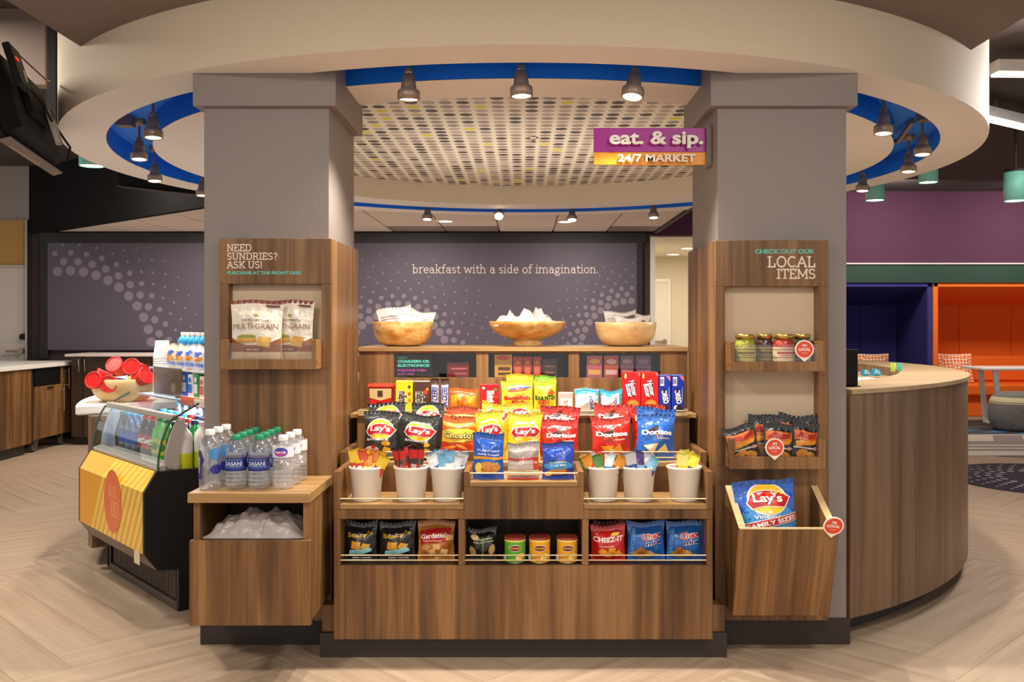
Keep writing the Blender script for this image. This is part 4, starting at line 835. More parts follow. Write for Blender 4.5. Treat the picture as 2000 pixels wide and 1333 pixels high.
# crisp cans
def cyl_map(r, c=(0, 0)): return lambda x, z, e: (c[0] + (r + e) * math.sin(x / r), c[1] - (r + e) * math.cos(x / r), z)
def can(px, label, col):
    Y = 3.655; r, h = .0405, .098; q = thing('crisp_can', label, 'can', (X_(px, Y), Y, ZN), group='crisp cans in the middle niche')
    link('body', MB().lathe([(r, .002), (r, h - .004)], 28), mat(col, .35), q); link('base_rim', MB().lathe([(r - .003, 0), (r + .001, 0), (r + .001, .005), (r, .006)], 28, cap=False), STEEL, q)
    link('lid', MB().lathe([(r + .0015, h - .006), (r + .0015, h), (r - .003, h + .003), (r - .006, h)], 28), mat((150, 60, 44), .3), q)
    decals(q, cyl_map(r), 2 * r, h, [('rect', -1.5, 1.5, .86, .92, (250, 220, 120)), ('ell', 0, .62, .28, .13, WHT), ('ell', 0, .62, .26, .11, (120, 40, 30)), ('txt', 'Pringles', 0, .62, .42, (252, 220, 70), {'h': .08}), ('ell', .24, .30, .22, .12, (250, 210, 110), {'r': 20}), ('ell', -.55, .24, .14, .12, (230, 224, 214))])
can(1006, 'green crisp can with a dark red lid', (90, 176, 50)); can(1054, 'yellow crisp can standing next to the green can', (240, 172, 34)); can(1108, 'yellow crisp can at the far end of the middle niche', (240, 172, 34))

# cartons, tub, candy bags on the candy shelf
ZK = .901
def carton(name, label, x0, x1, yt, Y, dep, col, items, Zf=ZK, rz=0, side=None, cat='box', group=None, topc=None, lean=0):
    w, h = (x1 - x0) * Y / F, Z_(yt, Y) - Zf; q = thing(name, label, cat, (X_((x0 + x1) / 2, Y), Y, Zf), (-math.radians(lean), 0, math.radians(rz)), group)
    link('carton', B(-w / 2, w / 2, 0, dep, 0, h), mat(col, .35), q, .001)
    if topc: link('top_flap', B(-w / 2 + .001, w / 2 - .001, .001, dep - .001, h + .0002, h + .001), mat(topc, .4), q)
    decals(q, lambda x, z, e: (x, -e, z), w, h, items, .0006, .0003); return q
YC = 4.16
q = thing('snack_tub', 'red lidded tub of snacks at the end of the candy shelf', 'tub', (X_(746, YC + .06), YC + .06, ZK)); hT = Z_(752, YC) - ZK
def tubp(s0, z0, s1, z1):
    return MB().hexa([(-.052 * s0, -.045 * s0, z0), (.052 * s0, -.045 * s0, z0), (.052 * s0, .045 * s0, z0), (-.052 * s0, .045 * s0, z0), (-.052 * s1, -.045 * s1, z1), (.052 * s1, -.045 * s1, z1), (.052 * s1, .045 * s1, z1), (-.052 * s1, .045 * s1, z1)])
link('body', tubp(.92, 0, 1.04, hT - .012), mat((200, 30, 26), .3), q, .004); link('lid', tubp(1.12, hT - .012, 1.1, hT), mat((226, 60, 36), .3), q, .002)
decals(q, lambda x, z, e: (x, -.045 * (.92 + .12 * z / hT) - e, z), .104, hT, [('poly', [(-.46, .52), (-.47, .86), (.47, .86), (.46, .52), (0, .42)], (214, 184, 130)), ('rect', -.12, .1, .56, .78, (70, 50, 36)), ('ell', -.04, .2, .22, .16, (90, 20, 18)), ('txt', '35', -.04, .22, .2, (230, 210, 190))])
MM = lambda c: [('txt', "m&m's", -.06, .46, .86, WHT, {'r': -90, 'b': .08, 'h': .34}), ('txt', "m&m's", -.06, .46, .84, (70, 40, 28), {'r': -90, 'b': .03, 'h': .30})]
carton('candy_box', 'yellow box of candy beside the red lidded tub', 773, 806, 745, YC, .05, (246, 210, 30), MM(0) + [('ell', .30, .82, .08, .05, (90, 60, 30)), ('ell', .30, .60, .08, .05, (226, 60, 30)), ('ell', .32, .40, .08, .05, (230, 120, 30))], topc=(246, 228, 130))
carton('candy_box', 'brown box of candy between the yellow box and the chocolate bars', 808, 839, 746, YC, .05, (84, 50, 36), MM(1) + [('ell', .25, .66, .14, .08, (226, 60, 30)), ('ell', .36, .76, .08, .05, (240, 150, 40))], topc=(214, 206, 204))
for i, (x0, x1, lb) in enumerate(((841, 858, 'brown chocolate bar standing beside the brown candy box'), (860, 877, 'brown chocolate bar standing beside the orange candy bag'))):
    bagpx('chocolate_bar', lb, 'chocolate bar', x0, x1, 741, YC, ZK, .018, (74, 44, 34), [('rect', -.40, .40, .08, .86, (226, 218, 226)), ('txt', 'SNICKERS', 0, .48, 2.3, (40, 50, 150), {'r': 90, 'h': .19, 'b': .03, 'sh': .2})], seed=40 + i, lean=3, pinch=.0, group='chocolate bars on the candy shelf', wr=.4)
kb = dict(lean=5, group='candy bags on the candy shelf')
bagpx('candy_bag', 'orange bag of candy beside the chocolate bars', 'candy bag', 876, 934, 760, YC, ZK, .045, (236, 110, 24), [('rect', -.47, .47, .80, .99, (240, 90, 20))] + [q_ for x in (-.24, .22) for q_ in (('rect', x - .17, x + .17, .1, .74, (250, 150, 50)), ('txt', "Reese's", x - .02, .42, .48, (252, 210, 30), {'r': 90, 'h': .13, 'b': .04}))], seed=43, **kb)
carton('candy_box', 'red box of candy beside the big yellow candy bag', 938, 974, 752, YC + .04, .04, (190, 20, 36), [('txt', 'Skittles', .05, .48, .9, WHT, {'r': -90, 'b': .05, 'h': .28}), ('ell', -.32, .88, .08, .05, WHT), ('ell', .32, .82, .1, .05, (90, 150, 40)), ('ell', .36, .55, .1, .07, (226, 60, 50)), ('ell', .36, .25, .1, .07, (240, 120, 40))], topc=(226, 70, 60))
SWF = [('ell', .02, .74, .30, .07, (226, 90, 30), {'r': 4}), ('ell', .10, .80, .36, .03, (70, 80, 190), {'r': 6}), ('ell', 0, .55, .40, .10, (250, 170, 60)), ('txt', 'Swedish', 0, .48, .82, (206, 30, 40), {'b': .04, 'h': .13}), ('txt', 'Fish', .06, .33, .42, (206, 30, 40), {'b': .04, 'h': .12}), ('poly', [(.2, .04), (.46, .04), (.46, .3)], (60, 70, 150))]
bagpx('candy_bag', 'bright yellow candy bag with red lettering in the middle of the candy shelf', 'candy bag', 978, 1041, 745, YC, ZK, .04, (250, 232, 50), SWF, seed=44, **kb)
bagpx('candy_bag', 'dull yellow candy bag behind the bright yellow candy bag', 'candy bag', 988, 1042, 733, YC + .09, ZK, .04, (206, 190, 40), (), seed=45, **kb)
SPK = [('rect', -.47, .47, .84, .97, (150, 220, 30)), ('ell', -.18, .70, .14, .06, (240, 170, 40)), ('poly', [(.08, .62), (.24, .78), (.44, .62), (.3, .56)], (226, 90, 40)), ('txt', 'SOUR PATCH', 0, .48, .86, (40, 60, 20), {'b': .06, 'h': .15}), ('txt', 'KIDS', -.05, .34, .5, (226, 60, 30), {'b': .05, 'h': .13})]
bagpx('candy_bag', 'yellow and lime candy bag beside the bright yellow one', 'candy bag', 1042, 1087, 745, YC, ZK, .04, (226, 226, 40), SPK, seed=46, **kb)
bagpx('candy_bag', 'lime green candy bag behind the yellow and lime one', 'candy bag', 1044, 1086, 736, YC + .09, ZK, .04, (130, 190, 40), (), seed=47, **kb)
carton('mint_box', 'small pink and white box of mints behind the red chip bags', 1090, 1119, 768, YC, .045, (226, 176, 168), [('rect', -.34, .40, .1, .74, (236, 226, 220)), ('txt', 'TIC TAC', 0, .42, .56, (150, 60, 60), {'r': -90, 'h': .2})], rz=-8, topc=(240, 214, 206))
MNT = [('rect', -.47, .47, .80, .98, (40, 160, 206)), ('rect', -.44, .1, .06, .74, (236, 240, 246)), ('rect', .02, .34, .06, .86, (246, 248, 250)), ('txt', 'YORK', .18, .42, .66, (70, 90, 150), {'r': -82, 'h': .16, 'b': .03})]
bagpx('candy_bag', 'blue and white bag of mints with its lower edge showing', 'candy bag', 1122, 1170, 760, 4.15, ZK, .045, (176, 214, 232), MNT, seed=48, **kb)
bagpx('candy_bag', 'blue and white bag of mints beside the red cookie boxes', 'candy bag', 1172, 1216, 763, YC, ZK, .045, (90, 180, 214), MNT, seed=49, **kb)
NUTB = [('ell', -.36, .92, .05, .05, (250, 210, 120)), ('rect', -.42, -.30, .85, .97, (244, 200, 150)), ('poly', [(.30, .99), (.48, .99), (.48, .88)], (250, 120, 110)), ('txt', 'Nutter', .08, .60, .92, (60, 40, 120), {'r': -76, 'b': .09, 'h': .15}), ('txt', 'Nutter', .09, .605, .9, WHT, {'r': -76, 'b': .03, 'h': .13}), ('txt', 'Butter', -.16, .54, .80, (60, 40, 120), {'r': -76, 'b': .09, 'h': .15}), ('txt', 'Butter', -.15, .545, .78, WHT, {'r': -76, 'b': .03, 'h': .13}), ('ell', .06, .18, .36, .14, (200, 120, 40)), ('ell', .06, .18, .31, .11, (224, 150, 66)), ('rect', -.2, .32, .19, .21, (180, 100, 30)), ('rect', -.18, .32, .13, .15, (180, 100, 30))]
OREO = [('poly', [(.08, .98), (.48, .98), (.48, .84)], (240, 120, 150)), ('rect', -.40, -.06, .72, .96, (230, 236, 250)), ('txt', 'mini', -.22, .84, .42, (20, 50, 160), {'r': -90, 'h': .12}), ('txt', 'OREO', .02, .42, 1.15, WHT, {'r': -80, 'b': .05, 'h': .15}), ('ell', -.05, .60, .10, .05, (30, 20, 40)), ('rect', .33, .38, .32, .68, (150, 190, 250)), ('ell', -.1, .12, .24, .07, (240, 240, 246)), ('ell', .10, .10, .26, .10, (40, 28, 30))]
for i, (x0, x1, c, it, lb, yt, cc) in enumerate(((1217, 1251, (214, 24, 22), NUTB, 'red cookie box beside the bag of mints', 728, (236, 60, 50)), (1252, 1286, (214, 24, 22), NUTB, 'red cookie box beside the blue cookie boxes', 728, (236, 60, 50)), (1287, 1310, (20, 50, 176), OREO, 'blue cookie box touching the red cookie boxes', 734, (120, 140, 220)), (1312, 1336, (20, 50, 176), OREO, 'blue cookie box at the far end of the candy shelf', 734, (120, 140, 220)))):
    carton('cookie_box', lb, x0, x1, yt, YC + .02, .06, c, it, topc=cc, group='cookie boxes on the candy shelf')
# contents of the small windows
def wbox(label, x0, x1, y0, y1, col, items, Y=4.40, dep=.05, name='goods_box'):
    return carton(name, label, x0, x1, y0, Y, dep, col, items, Zf=1.0435, cat='box', group='boxes behind the small windows')
s1 = thing('window_sign', 'black window card asking about chargers, turquoise and magenta letters', 'sign', (X_(808, 4.38), 4.381, 1.0435))
wS = X_(846, 4.42) - X_(774, 4.42); hS = .104; link('card', B(-wS / 2, wS / 2, 0, .004, 0, hS), BLACK, s1)
TQ, MG = (90, 220, 206), (196, 60, 190)
decals(s1, lambda x, z, e: (x, -e, z), wS, hS, [('txt', 'NEED', -.30, .88, .26, (70, 150, 140), {'h': .1}), ('txt', 'CHARGERS OR', 0, .72, .86, TQ, {'b': .05, 'h': .13}), ('txt', 'ELECTRONICS?', 0, .54, .86, TQ, {'b': .05, 'h': .13}), ('txt', 'PURCHASE THEM', -.05, .32, .76, MG, {'b': .03, 'h': .11}), ('txt', 'JUST ASK', -.2, .15, .46, MG, {'b': .03, 'h': .1})])
wbox('dark red flat box in the first small window', 873, 916, 708, 0, (120, 24, 26), [('rect', -.3, .4, .52, .62, (190, 110, 100)), ('rect', -.2, .4, .2, .28, (190, 110, 100))])
wbox('yellow box in the middle small window', 966, 1000, 692, 0, (214, 160, 40), [('ell', 0, .84, .4, .1, (200, 60, 30)), ('rect', -.3, .4, .3, .44, (80, 50, 24)), ('rect', -.3, .4, .1, .2, (80, 50, 24))])
for i, (a, b) in enumerate(((1002, 1021), (1022, 1039), (1041, 1057))):
    wbox(('red orange medicine box next to the yellow box', 'red orange medicine box in the middle of three alike', 'red orange medicine box next to the dark box')[i], a, b, 697, 0, (176, 54, 40), [('rect', -.3, .3, .1, .5, (206, 110, 80)), ('ell', 0, .7, .25, .1, (214, 130, 60))])
wbox('dark brown box in the middle small window', 1059, 1088, 701, 0, (64, 38, 34), [('rect', -.3, .3, .2, .3, (130, 90, 80)), ('rect', -.3, .3, .55, .62, (130, 90, 80))])
for i, (a, b, c, c2, lb) in enumerate(((1146, 1176, (190, 90, 110), (220, 170, 80), 'pink box in the last small window'), (1180, 1208, (180, 80, 60), (220, 180, 180), 'orange and pink box in the last small window'), (1212, 1238, (110, 80, 96), (170, 140, 150), 'grey purple box in the last small window'), (1242, 1272, (96, 70, 100), (150, 120, 140), 'dusky violet box at the end of the last small window'))):
    wbox(lb, a, b, 695, 0, c, [('ell', 0, .72, .36, .12, c2), ('rect', -.4, .4, .12, .34, c2)])

# ------------------------------------------------------------------ buckets and loose candy
def copy_tree(o, parent=None):
    c = o.copy(); COL.objects.link(c)
    if parent is not None: c.parent = parent
    for ch in list(o.children): copy_tree(ch, c)
    return c
def candy(name, label, col, c2, w, h, grp, n=0):
    return bag(name, label, 'candy', (0, 0, 0), w, h, .011, col, [('rect', -.5, .5, .30, .62, c2), ('ell', 0, .46, .26, .07, WHT)], lean=0, seed=n, group=grp, pinch=.03, wr=.35)
BUCK = [(716, 'first white bucket from the water side, holding orange and yellow candy', [((216, 80, 30), (250, 190, 40), 'orange candy with a yellow band in the first white bucket'), ((240, 200, 40), (200, 60, 30), 'yellow candy with a red band in the first white bucket'), ((232, 130, 40), (250, 226, 120), 'light orange candy with a pale band in the first white bucket')]),
        (803, 'second white bucket from the water side, holding dark meat sticks', [((84, 50, 44), (214, 50, 44), 'brown meat stick with a red band in the second white bucket'), ((60, 44, 42), (190, 180, 170), 'blackish meat stick with a silver band in the second white bucket'), ((110, 60, 50), (214, 50, 44), 'reddish brown meat stick in the second white bucket')]),
        (874, 'third white bucket, beside the centre shelf, holding blue and white bars', [((170, 206, 230), (200, 50, 60), 'pale blue bar with a red band in the third white bucket'), ((226, 226, 232), (70, 120, 190), 'white bar with a blue band in the third white bucket'), ((120, 180, 220), (240, 240, 240), 'sky blue bar with a white band in the third white bucket')]),
        (1177, 'fourth white bucket, on the other side of the centre shelf, holding mixed candy', [((226, 60, 40), (240, 220, 210), 'red candy with a pale band in the fourth white bucket'), ((90, 140, 70), (240, 200, 60), 'green candy with a yellow band in the fourth white bucket'), ((226, 236, 240), (40, 130, 200), 'white candy with a blue band in the fourth white bucket'), ((230, 150, 40), (80, 60, 50), 'orange candy with a brown band in the fourth white bucket')]),
        (1247, 'fifth white bucket holding a few blue and purple bars', [((80, 60, 130), (150, 190, 230), 'purple bar with a light blue band in the fifth white bucket'), ((206, 206, 214), (60, 80, 150), 'silver bar with a blue band in the fifth white bucket'), ((130, 190, 226), (70, 50, 110), 'light blue bar with a purple band in the fifth white bucket')]),
        (1336, 'last white bucket, standing apart, holding bright yellow candy', [((250, 230, 60), (110, 60, 140), 'yellow candy with a purple band in the last white bucket'), ((250, 240, 130), (250, 226, 40), 'plain pale yellow candy in the last white bucket')])]
YB = 3.69; ZB = .604
bprof = [(.050, 0), (.054, .004), (.0655, .122), (.069, .125), (.069, .133), (.0655, .1335), (.0635, .126), (.053, .010), (0, .008)]
bk0 = None
for i, (px, lb, cols) in enumerate(BUCK):
    q = thing('bucket', lb, 'bucket', (X_(px, YB), YB, ZB + .0005), group='white buckets on the lower shelf')
    if bk0 is None: bk0 = MB().lathe(bprof, 36, cap=False).add([], []).lathe([(0, 0), (.050, 0)], 36, cap=False).mesh('bucket'); bk0.materials.append(CERAMIC)
    link('vessel', bk0, CERAMIC, q)
    rg = random.Random(70 + i); protos = []
    nC = (15, 16, 13, 12, 6, 5)[i]
    for k in range(nC):
        c, c2, cl = cols[k % len(cols)]; stick = i == 1
        if k < len(cols):
            o = candy('meat_stick' if stick else 'candy_bar', cl, c, c2, .020 if stick else (.038, .044)[k % 2], .16 if stick else .115, 'loose sweets in bucket %s' % 'one two three four five six'.split()[i], 100 + i * 10 + k); protos.append(o)
            if stick:
                mbx = MB().grid(lambda u, v: ((u - .5) * .0205, -.0035 - .0025 * math.sin(PI * u), .122 + .034 * v), 4, 2); link('dotted_top', mbx, mat((206, 44, 40), .35), o)
        else: o = copy_tree(protos[k % len(cols)])
        a = 2 * PI * k / nC + rg.uniform(-.2, .2); rr = .038 if k % 3 else .014
        if i == 5: rr *= .55
        hgt = (.066, .040, .066, .060, .062, .068)[i] + rg.uniform(-.008, .012)
        ti = rg.uniform(.02, .22) if not stick else rg.uniform(.05, .16)
        o.location = (q.location.x + rr * math.cos(a) * .8, YB + rr * math.sin(a) * .8, ZB + hgt)
        o.rotation_euler = (rg.uniform(-.18, .12), rr * math.cos(a) * (8 if not stick else 5) + rg.uniform(-.25, .25) * (.4 if stick else 1), rg.uniform(-.5, .5))

# ------------------------------------------------------------------ bowls on the top shelf and their packets
def bowl(label, px, Y, r, h, z, m, foot=0, group='wooden bowls on the top shelf', name='wooden_bowl'):
    q = thing(name, label, 'bowl', (X_(px, Y), Y, z + .0005), group=group); t_ = .008; f0 = foot
    out = [(r * (.62 + .38 * math.sin(k / 10 * PI / 2) ** .8) if not f0 else r * (.34 + .66 * math.sin(k / 10 * PI / 2)), f0 + (h - f0) * (1 - math.cos(k / 10 * PI / 2) * 1.0) if not f0 else f0 + (h - f0) * (k / 10) ** 1.35) for k in range(11)]
    if not f0: out = [(r * a, h * b) for a, b in ((.50, 0), (.66, .05), (.80, .18), (.90, .36), (.96, .58), (.985, .78), (1.0, 1.0))]
    inn = [(max(0, a - t_), b + (t_ if k == 0 else 0)) for k, (a, b) in enumerate(out)][::-1]
    link('vessel', MB().lathe(out + [(out[-1][0] - t_ * .5, h + .002)] + inn + [(0, inn[-1][1])], 40, cap=False).lathe([(0, out[0][1]), (out[0][0], out[0][1])], 40, cap=False), m, q)
    if f0: link('foot', MB().lathe([(r * .385, 0), (r * .40, .006), (r * .37, f0 * .6), (r * .36, f0 + .004)], 32), m, q)
    return q
YT = 4.55; ZT_ = 1.186
bowl('round wooden bowl nearest the water side on the top shelf', 787, YT, .146, .115, ZT_, BOWLW)
bowl('wide footed wooden bowl in the middle of the top shelf', 1030, YT, .186, .117, ZT_, BOWLW, .030)
bowl('pale round wooden bowl at the desk end of the top shelf', 1222, YT, .148, .113, ZT_, BOWLL)
def crumple(name, label, cat, loc, w, d, h, m, seed, grp=None, amp=.5, n=14):
    q = thing(name, label, cat, loc, group=grp); rg = random.Random(seed); off = Vector((rg.uniform(0, 50), rg.uniform(0, 50), 0))
    def top(u, v):
        x, y = (u - .5) * w, (v - .5) * d; e = max(0, (1 - (2 * u - 1) ** 4) * (1 - (2 * v - 1) ** 4))
        z = h * e * (.55 + amp * noise.noise(off + Vector((x * 22, y * 22, 0))) + .35 * amp * noise.noise(off * 2 + Vector((x * 60, y * 60, 0))))
        return (x * (1 + .12 * noise.noise(off + Vector((y * 30, 3, 1)))), y, max(.001, z))
    link('film', MB().grid(top, n, n, smooth=False), m, q); return q
FILM = film((246, 240, 238), .72, .3); FILMC = film((222, 214, 208), .55, .2)
def packet(label, px, py, Y, w, h, z, lean, rz, roll, grp, it=(), al=FILM):
    return bag('packet', label, 'packet', (X_(px, Y), Y, z), w, h, .014, (240, 234, 230), it, rz=rz, lean=lean, roll=roll, seed=int(px), group=grp, wr=1.2)
PRT = [('rect', -.4, .4, .2, .3, (190, 170, 170)), ('rect', -.4, .3, .5, .54, (206, 190, 190)), ('rect', -.4, .2, .62, .66, (206, 190, 190))]
packet('clear white packet standing tallest in the bowl on the water side', 775, 0, 4.53, .17, .10, 1.268, 10, 4, -10, 'packets in the first bowl', [('ell', -.4, .22, .07, .12, (200, 60, 60))] + PRT)
packet('clear white packet leaning at the inner side of the first bowl', 818, 0, 4.56, .13, .085, 1.265, 6, -12, 12, 'packets in the first bowl', PRT)
packet('clear white packet lying low in front inside the first bowl', 800, 0, 4.48, .12, .06, 1.272, 14, 6, 4, 'packets in the first bowl')
crumple('plastic_bag', 'crumpled white plastic bag filling the near half of the footed bowl', 'plastic bag', (X_(1008, 4.53), 4.53, 1.282), .21, .2, .075, FILM, 5, 'clear bags in the footed bowl', .9)
crumple('plastic_bag', 'crumpled white plastic bag peaking in the middle of the footed bowl', 'plastic bag', (X_(1046, 4.57), 4.57, 1.283), .2, .2, .09, FILM, 9, 'clear bags in the footed bowl', .9)
packet('wide clear printed packet standing in the pale bowl', 1213, 0, 4.56, .16, .085, 1.262, 6, 6, -3, 'packets in the last bowl', PRT + [('rect', .1, .45, .3, .8, (110, 100, 100))])
packet('narrow clear packet beside the wide packet in the pale bowl', 1244, 0, 4.58, .12, .075, 1.262, 4, -8, 5, 'packets in the last bowl', [('rect', -.1, .3, .2, .7, (120, 110, 110))])
packet('clear packet lying low at the front of the pale bowl', 1228, 0, 4.48, .13, .05, 1.272, 14, 0, 2, 'packets in the last bowl')

# ------------------------------------------------------------------ sundries niche, jars, local trays, bin
MUL = [('rect', -.47, .47, .02, .31, (156, 96, 48)), ('poly', [(-.47, .30), (-.47, .44), (-.28, .34), (-.12, .30)], (156, 96, 48)), ('poly', [(.47, .30), (.47, .44), (.28, .36), (.12, .30)], (156, 96, 48)), ('rect', -.46, .46, .04, .20, (222, 196, 160)), ('poly', [(.02, .30), (.08, .46), (.30, .44), (.26, .27)], (224, 176, 90)), ('ell', -.16, .37, .20, .025, (206, 150, 70)), ('ell', -.16, .41, .20, .025, (220, 170, 90)), ('ell', -.16, .45, .18, .03, (150, 150, 60)), ('rect', -.20, .14, .20, .27, (122, 56, 36)), ('txt', 'SEA SALT', -.03, .235, .26, (236, 216, 190), {'h': .03}), ('txt', 'CRUNCHMASTER', 0, .72, .52, (90, 70, 60), {'h': .035}), ('txt', 'MULTI-GRAIN', .0, .62, .84, (130, 84, 60), {'h': .09, 'b': .0}), ('rect', .18, .44, .955, .985, (110, 40, 30)), ('ell', 0, .80, .05, .02, (150, 160, 90))]
bagpx('cracker_bag', 'cream and brown cracker bag at the front of the sundries niche', 'snack bag', 449, 553, 590, 3.70, 1.1355, .05, (238, 228, 214), MUL, seed=61, lean=3, seal=(130, 60, 40))
bagpx('cracker_bag', 'cream and brown cracker bag half hidden behind the front one in the niche', 'snack bag', 520, 614, 590, 3.745, 1.1355, .03, (238, 228, 214), MUL, seed=62, lean=2, seal=(130, 60, 40), rz=-4)
def jar(label, px, Y, z, r, h, cont, labc, txc, word):
    q = thing('jar', label, 'jar', (X_(px, Y), Y, z + .0005), group='jars in the upper local tray')
    link('contents', MB().lathe([(r * .86, 0), (r * .97, .006), (r * .98, h * .66), (r * .80, h * .80), (r * .70, h * .86)], 28), mat(cont, .3, bump=.4, bscale=90), q)
    link('glass', MB().lathe([(r * .9, 0), (r, .006), (r, h * .68), (r * .84, h * .82), (r * .76, h * .87)], 28, cap=False), clear((250, 250, 250), .05, .05, .25), q)
    link('lid', MB().lathe([(r * .82, h * .86), (r * .90, h * .865), (r * .90, h * .985), (r * .86, h)], 28), mat((214, 180, 96), .25, .9), q)
    lb = MB().lathe([(r + .0006, h * .16), (r + .0006, h * .60)], 28, cap=False); lb = link('paper_label', lb, mat(labc, .6), q)
    decals(lb, cyl_map(r), 2 * r, h, [('rect', -.45, .45, .39, .45, txc), ('rect', -.3, .3, .34, .355, txc), ('rect', -.9, .9, .27, .29, txc), ('rect', -.9, .9, .52, .54, txc)], .0009)
    return q
Zj = 1.1275
jar('jar of pale green relish, first in the upper local tray', 1455, 3.715, Zj, .042, .125, (176, 176, 60), (206, 196, 110), (130, 90, 30), 'JERK')
jar('dark jar between the green relish and the red salsa', 1493, 3.755, Zj, .036, .125, (72, 44, 40), (150, 140, 80), (90, 60, 30), 'APPLE')
jar('jar of red salsa in the upper local tray', 1531, 3.715, Zj, .043, .125, (190, 60, 40), (226, 206, 170), (180, 50, 36), 'ROASTED')
jar('dark green jar partly behind the salsa and the round tag', 1566, 3.752, Zj, .036, .125, (90, 90, 50), (206, 196, 150), (120, 70, 40), 'HOT')
def tag(label, px, py, Y, d, parent_rot=(0, 0, 0)):
    q = thing('local_tag', label, 'tag', P(px, py, Y), parent_rot); r = d * Y / F / 2
    def disc(R, y, pt):
        o = []
        for k in range(28):
            a = -PI / 2 + .55 + (2 * PI - 1.1) * k / 27; o.append((R * math.cos(a), R * math.sin(a)))
        return o + [(0, -R * 1.32)] if pt else [(R * math.cos(2 * PI * k / 28), R * math.sin(2 * PI * k / 28)) for k in range(28)]
    link('card', MB().prism(disc(r, 0, True), -.0012, .0012, 'y'), mat((246, 236, 226), .4), q); link('disc', MB().prism(disc(r * .86, 0, False), -.0018, -.0013, 'y'), mat((226, 74, 44), .4), q)
    decals(q, lambda x, z, e: (x, -.0019 - e, z - r), 2 * r, 2 * r, [('txt', "I'M", 0, .70, .22, WHT, {'b': .03}), ('txt', 'LOCAL', 0, .50, .62, WHT, {'b': .04}), ('rect', -.14, .14, .30, .325, (250, 206, 188))], .0003, .0002); return q
tag('round orange local tag on the front of the jar tray', 1571, 683, 3.652, 37); tag('round orange local tag on the front of the lower tray', 1513, 875, 3.652, 37)
tag('round orange local tag on the top corner of the chip bin', 1628, 1028, 3.47, 40, (.35, .1, 0))
CRN = [('rect', -.42, .42, .60, .84, (222, 110, 30)), ('poly', [(-.40, .66), (-.2, .80), (.1, .76), (.40, .84), (.38, .70), (.1, .64), (-.2, .66)], (170, 40, 20)), ('poly', [(-.36, .42), (.34, .52), (.40, .62), (-.38, .56)], (244, 160, 40)), ('rect', -.44, .44, .38, .42, (236, 226, 216)), ('ell', -.14, .26, .22, .10, (236, 150, 40), {'r': 24}), ('ell', .20, .22, .18, .09, (244, 170, 60), {'r': -20}), ('ell', .02, .14, .18, .06, (226, 130, 36)), ('ell', .32, .40, .08, .05, (230, 180, 180))]
kz = dict(group='local snack bags in the lower tray')
Zt2 = .7475
for x0, x1, yt, Y, lb, ro, sd in ((1424, 1490, 832, 3.70, 'black and orange snack bag tilted at the near end of the lower tray', -12, 71), (1488, 1549, 829, 3.70, 'black and orange snack bag in the middle of the lower tray, behind the tag', 3, 72), (1544, 1596, 828, 3.70, 'black and orange snack bag at the far end of the lower tray', 5, 73), (1455, 1522, 812, 3.75, 'black snack bag rising behind the tilted one in the lower tray', 5, 74), (1516, 1592, 812, 3.75, 'black snack bag rising behind the far ones in the lower tray', 4, 75)):
    bagpx('snack_bag', lb, 'snack bag', x0, x1, yt, Y, Zt2, .035 if Y < 3.72 else .025, (26, 22, 22), CRN, seed=sd, lean=4, roll=ro, seal=(40, 36, 36), **kz)
FAM = [('ell', .0, .52, .46, .30, (70, 160, 226))] + oval_logo(.03, .83, .64) + [('txt', 'Salt &', -.06, .675, .26, WHT, {'h': .04}), ('txt', 'Vinegar', -.02, .615, .44, WHT, {'h': .06}), ('poly', [(-.46, .46), (-.40, .55), (.10, .61), (.46, .65), (.46, .55), (.1, .51), (-.3, .44)], (246, 240, 236)), ('poly', [(-.42, .475), (-.38, .54), (.10, .60), (.45, .64), (.45, .56), (.1, .52), (-.3, .455)], (206, 30, 34)), ('txt', 'FAMILY SIZE!', .03, .55, .80, WHT, {'r': 9, 'b': .04, 'h': .055})]
bagpx('chip_bag', 'large blue family chip bag standing in the flared bin', 'chip bag', 1447, 1568, 942, 3.62, .36, .085, (26, 92, 200), FAM, seed=81, lean=6, roll=-5)

# ------------------------------------------------------------------ water bottles and the niche bag
PET = clear((248, 251, 255), .13, .03, .7, .07); PETB = clear((190, 214, 246), .12, .04, .6, .08)
def bottle(name, label, loc, r, h, kind, lab, word, capc, grp, body=None, wide=False):
    q = thing(name, label, 'bottle', loc, group=grp)
    cap0 = h - .016
    if kind == 'ribbed':
        pr = [(r * .8, 0), (r * .96, .006), (r, .014)]
        for k in range(4): z = .018 + k * (.30 * h) / 4; pr += [(r, z), (r * .955, z + .006), (r, z + .012)]
        pr += [(r * .97, h * .36), (r * .97, h * .60), (r, h * .62), (r * .985, h * .66), (r * .90, h * .74), (r * .66, h * .84), (r * .42, h * .90), (r * .36, cap0)]
    elif kind == 'smooth': pr = [(r * .84, 0), (r * .98, .006), (r, .02), (r, h * .70), (r * .92, h * .78), (r * .66, h * .85), (r * .40, h * .90), (r * .38, cap0)]
    else: pr = [(r * .80, 0), (r, .008), (r * .97, h * .2), (r * .88, h * .36), (r * .92, h * .44), (r, h * .56), (r * .98, h * .64), (r * .7, h * .80), (r * .42, h * .90), (r * .38, cap0)]
    link('body', MB().lathe(pr, 24, cap=False).lathe([(0, .004), (pr[0][0], 0)], 24, cap=False), body or PET, q)
    link('cap', MB().lathe([(r * .44, cap0 - .004), (r * .46, cap0), (r * .46, h - .002), (r * .40, h)], 16), mat(capc, .35), q)
    if lab:
        z0_, z1_, lc, items = lab; rl = r * 1.006
        l_ = link('label_band', MB().lathe([(rl, z0_ * h), (rl, z1_ * h)], 24, cap=False), mat(lc, .4), q); decals(l_, cyl_map(rl), 2 * r, h, items, .0006, .0003)
    return q
ZW = .6905
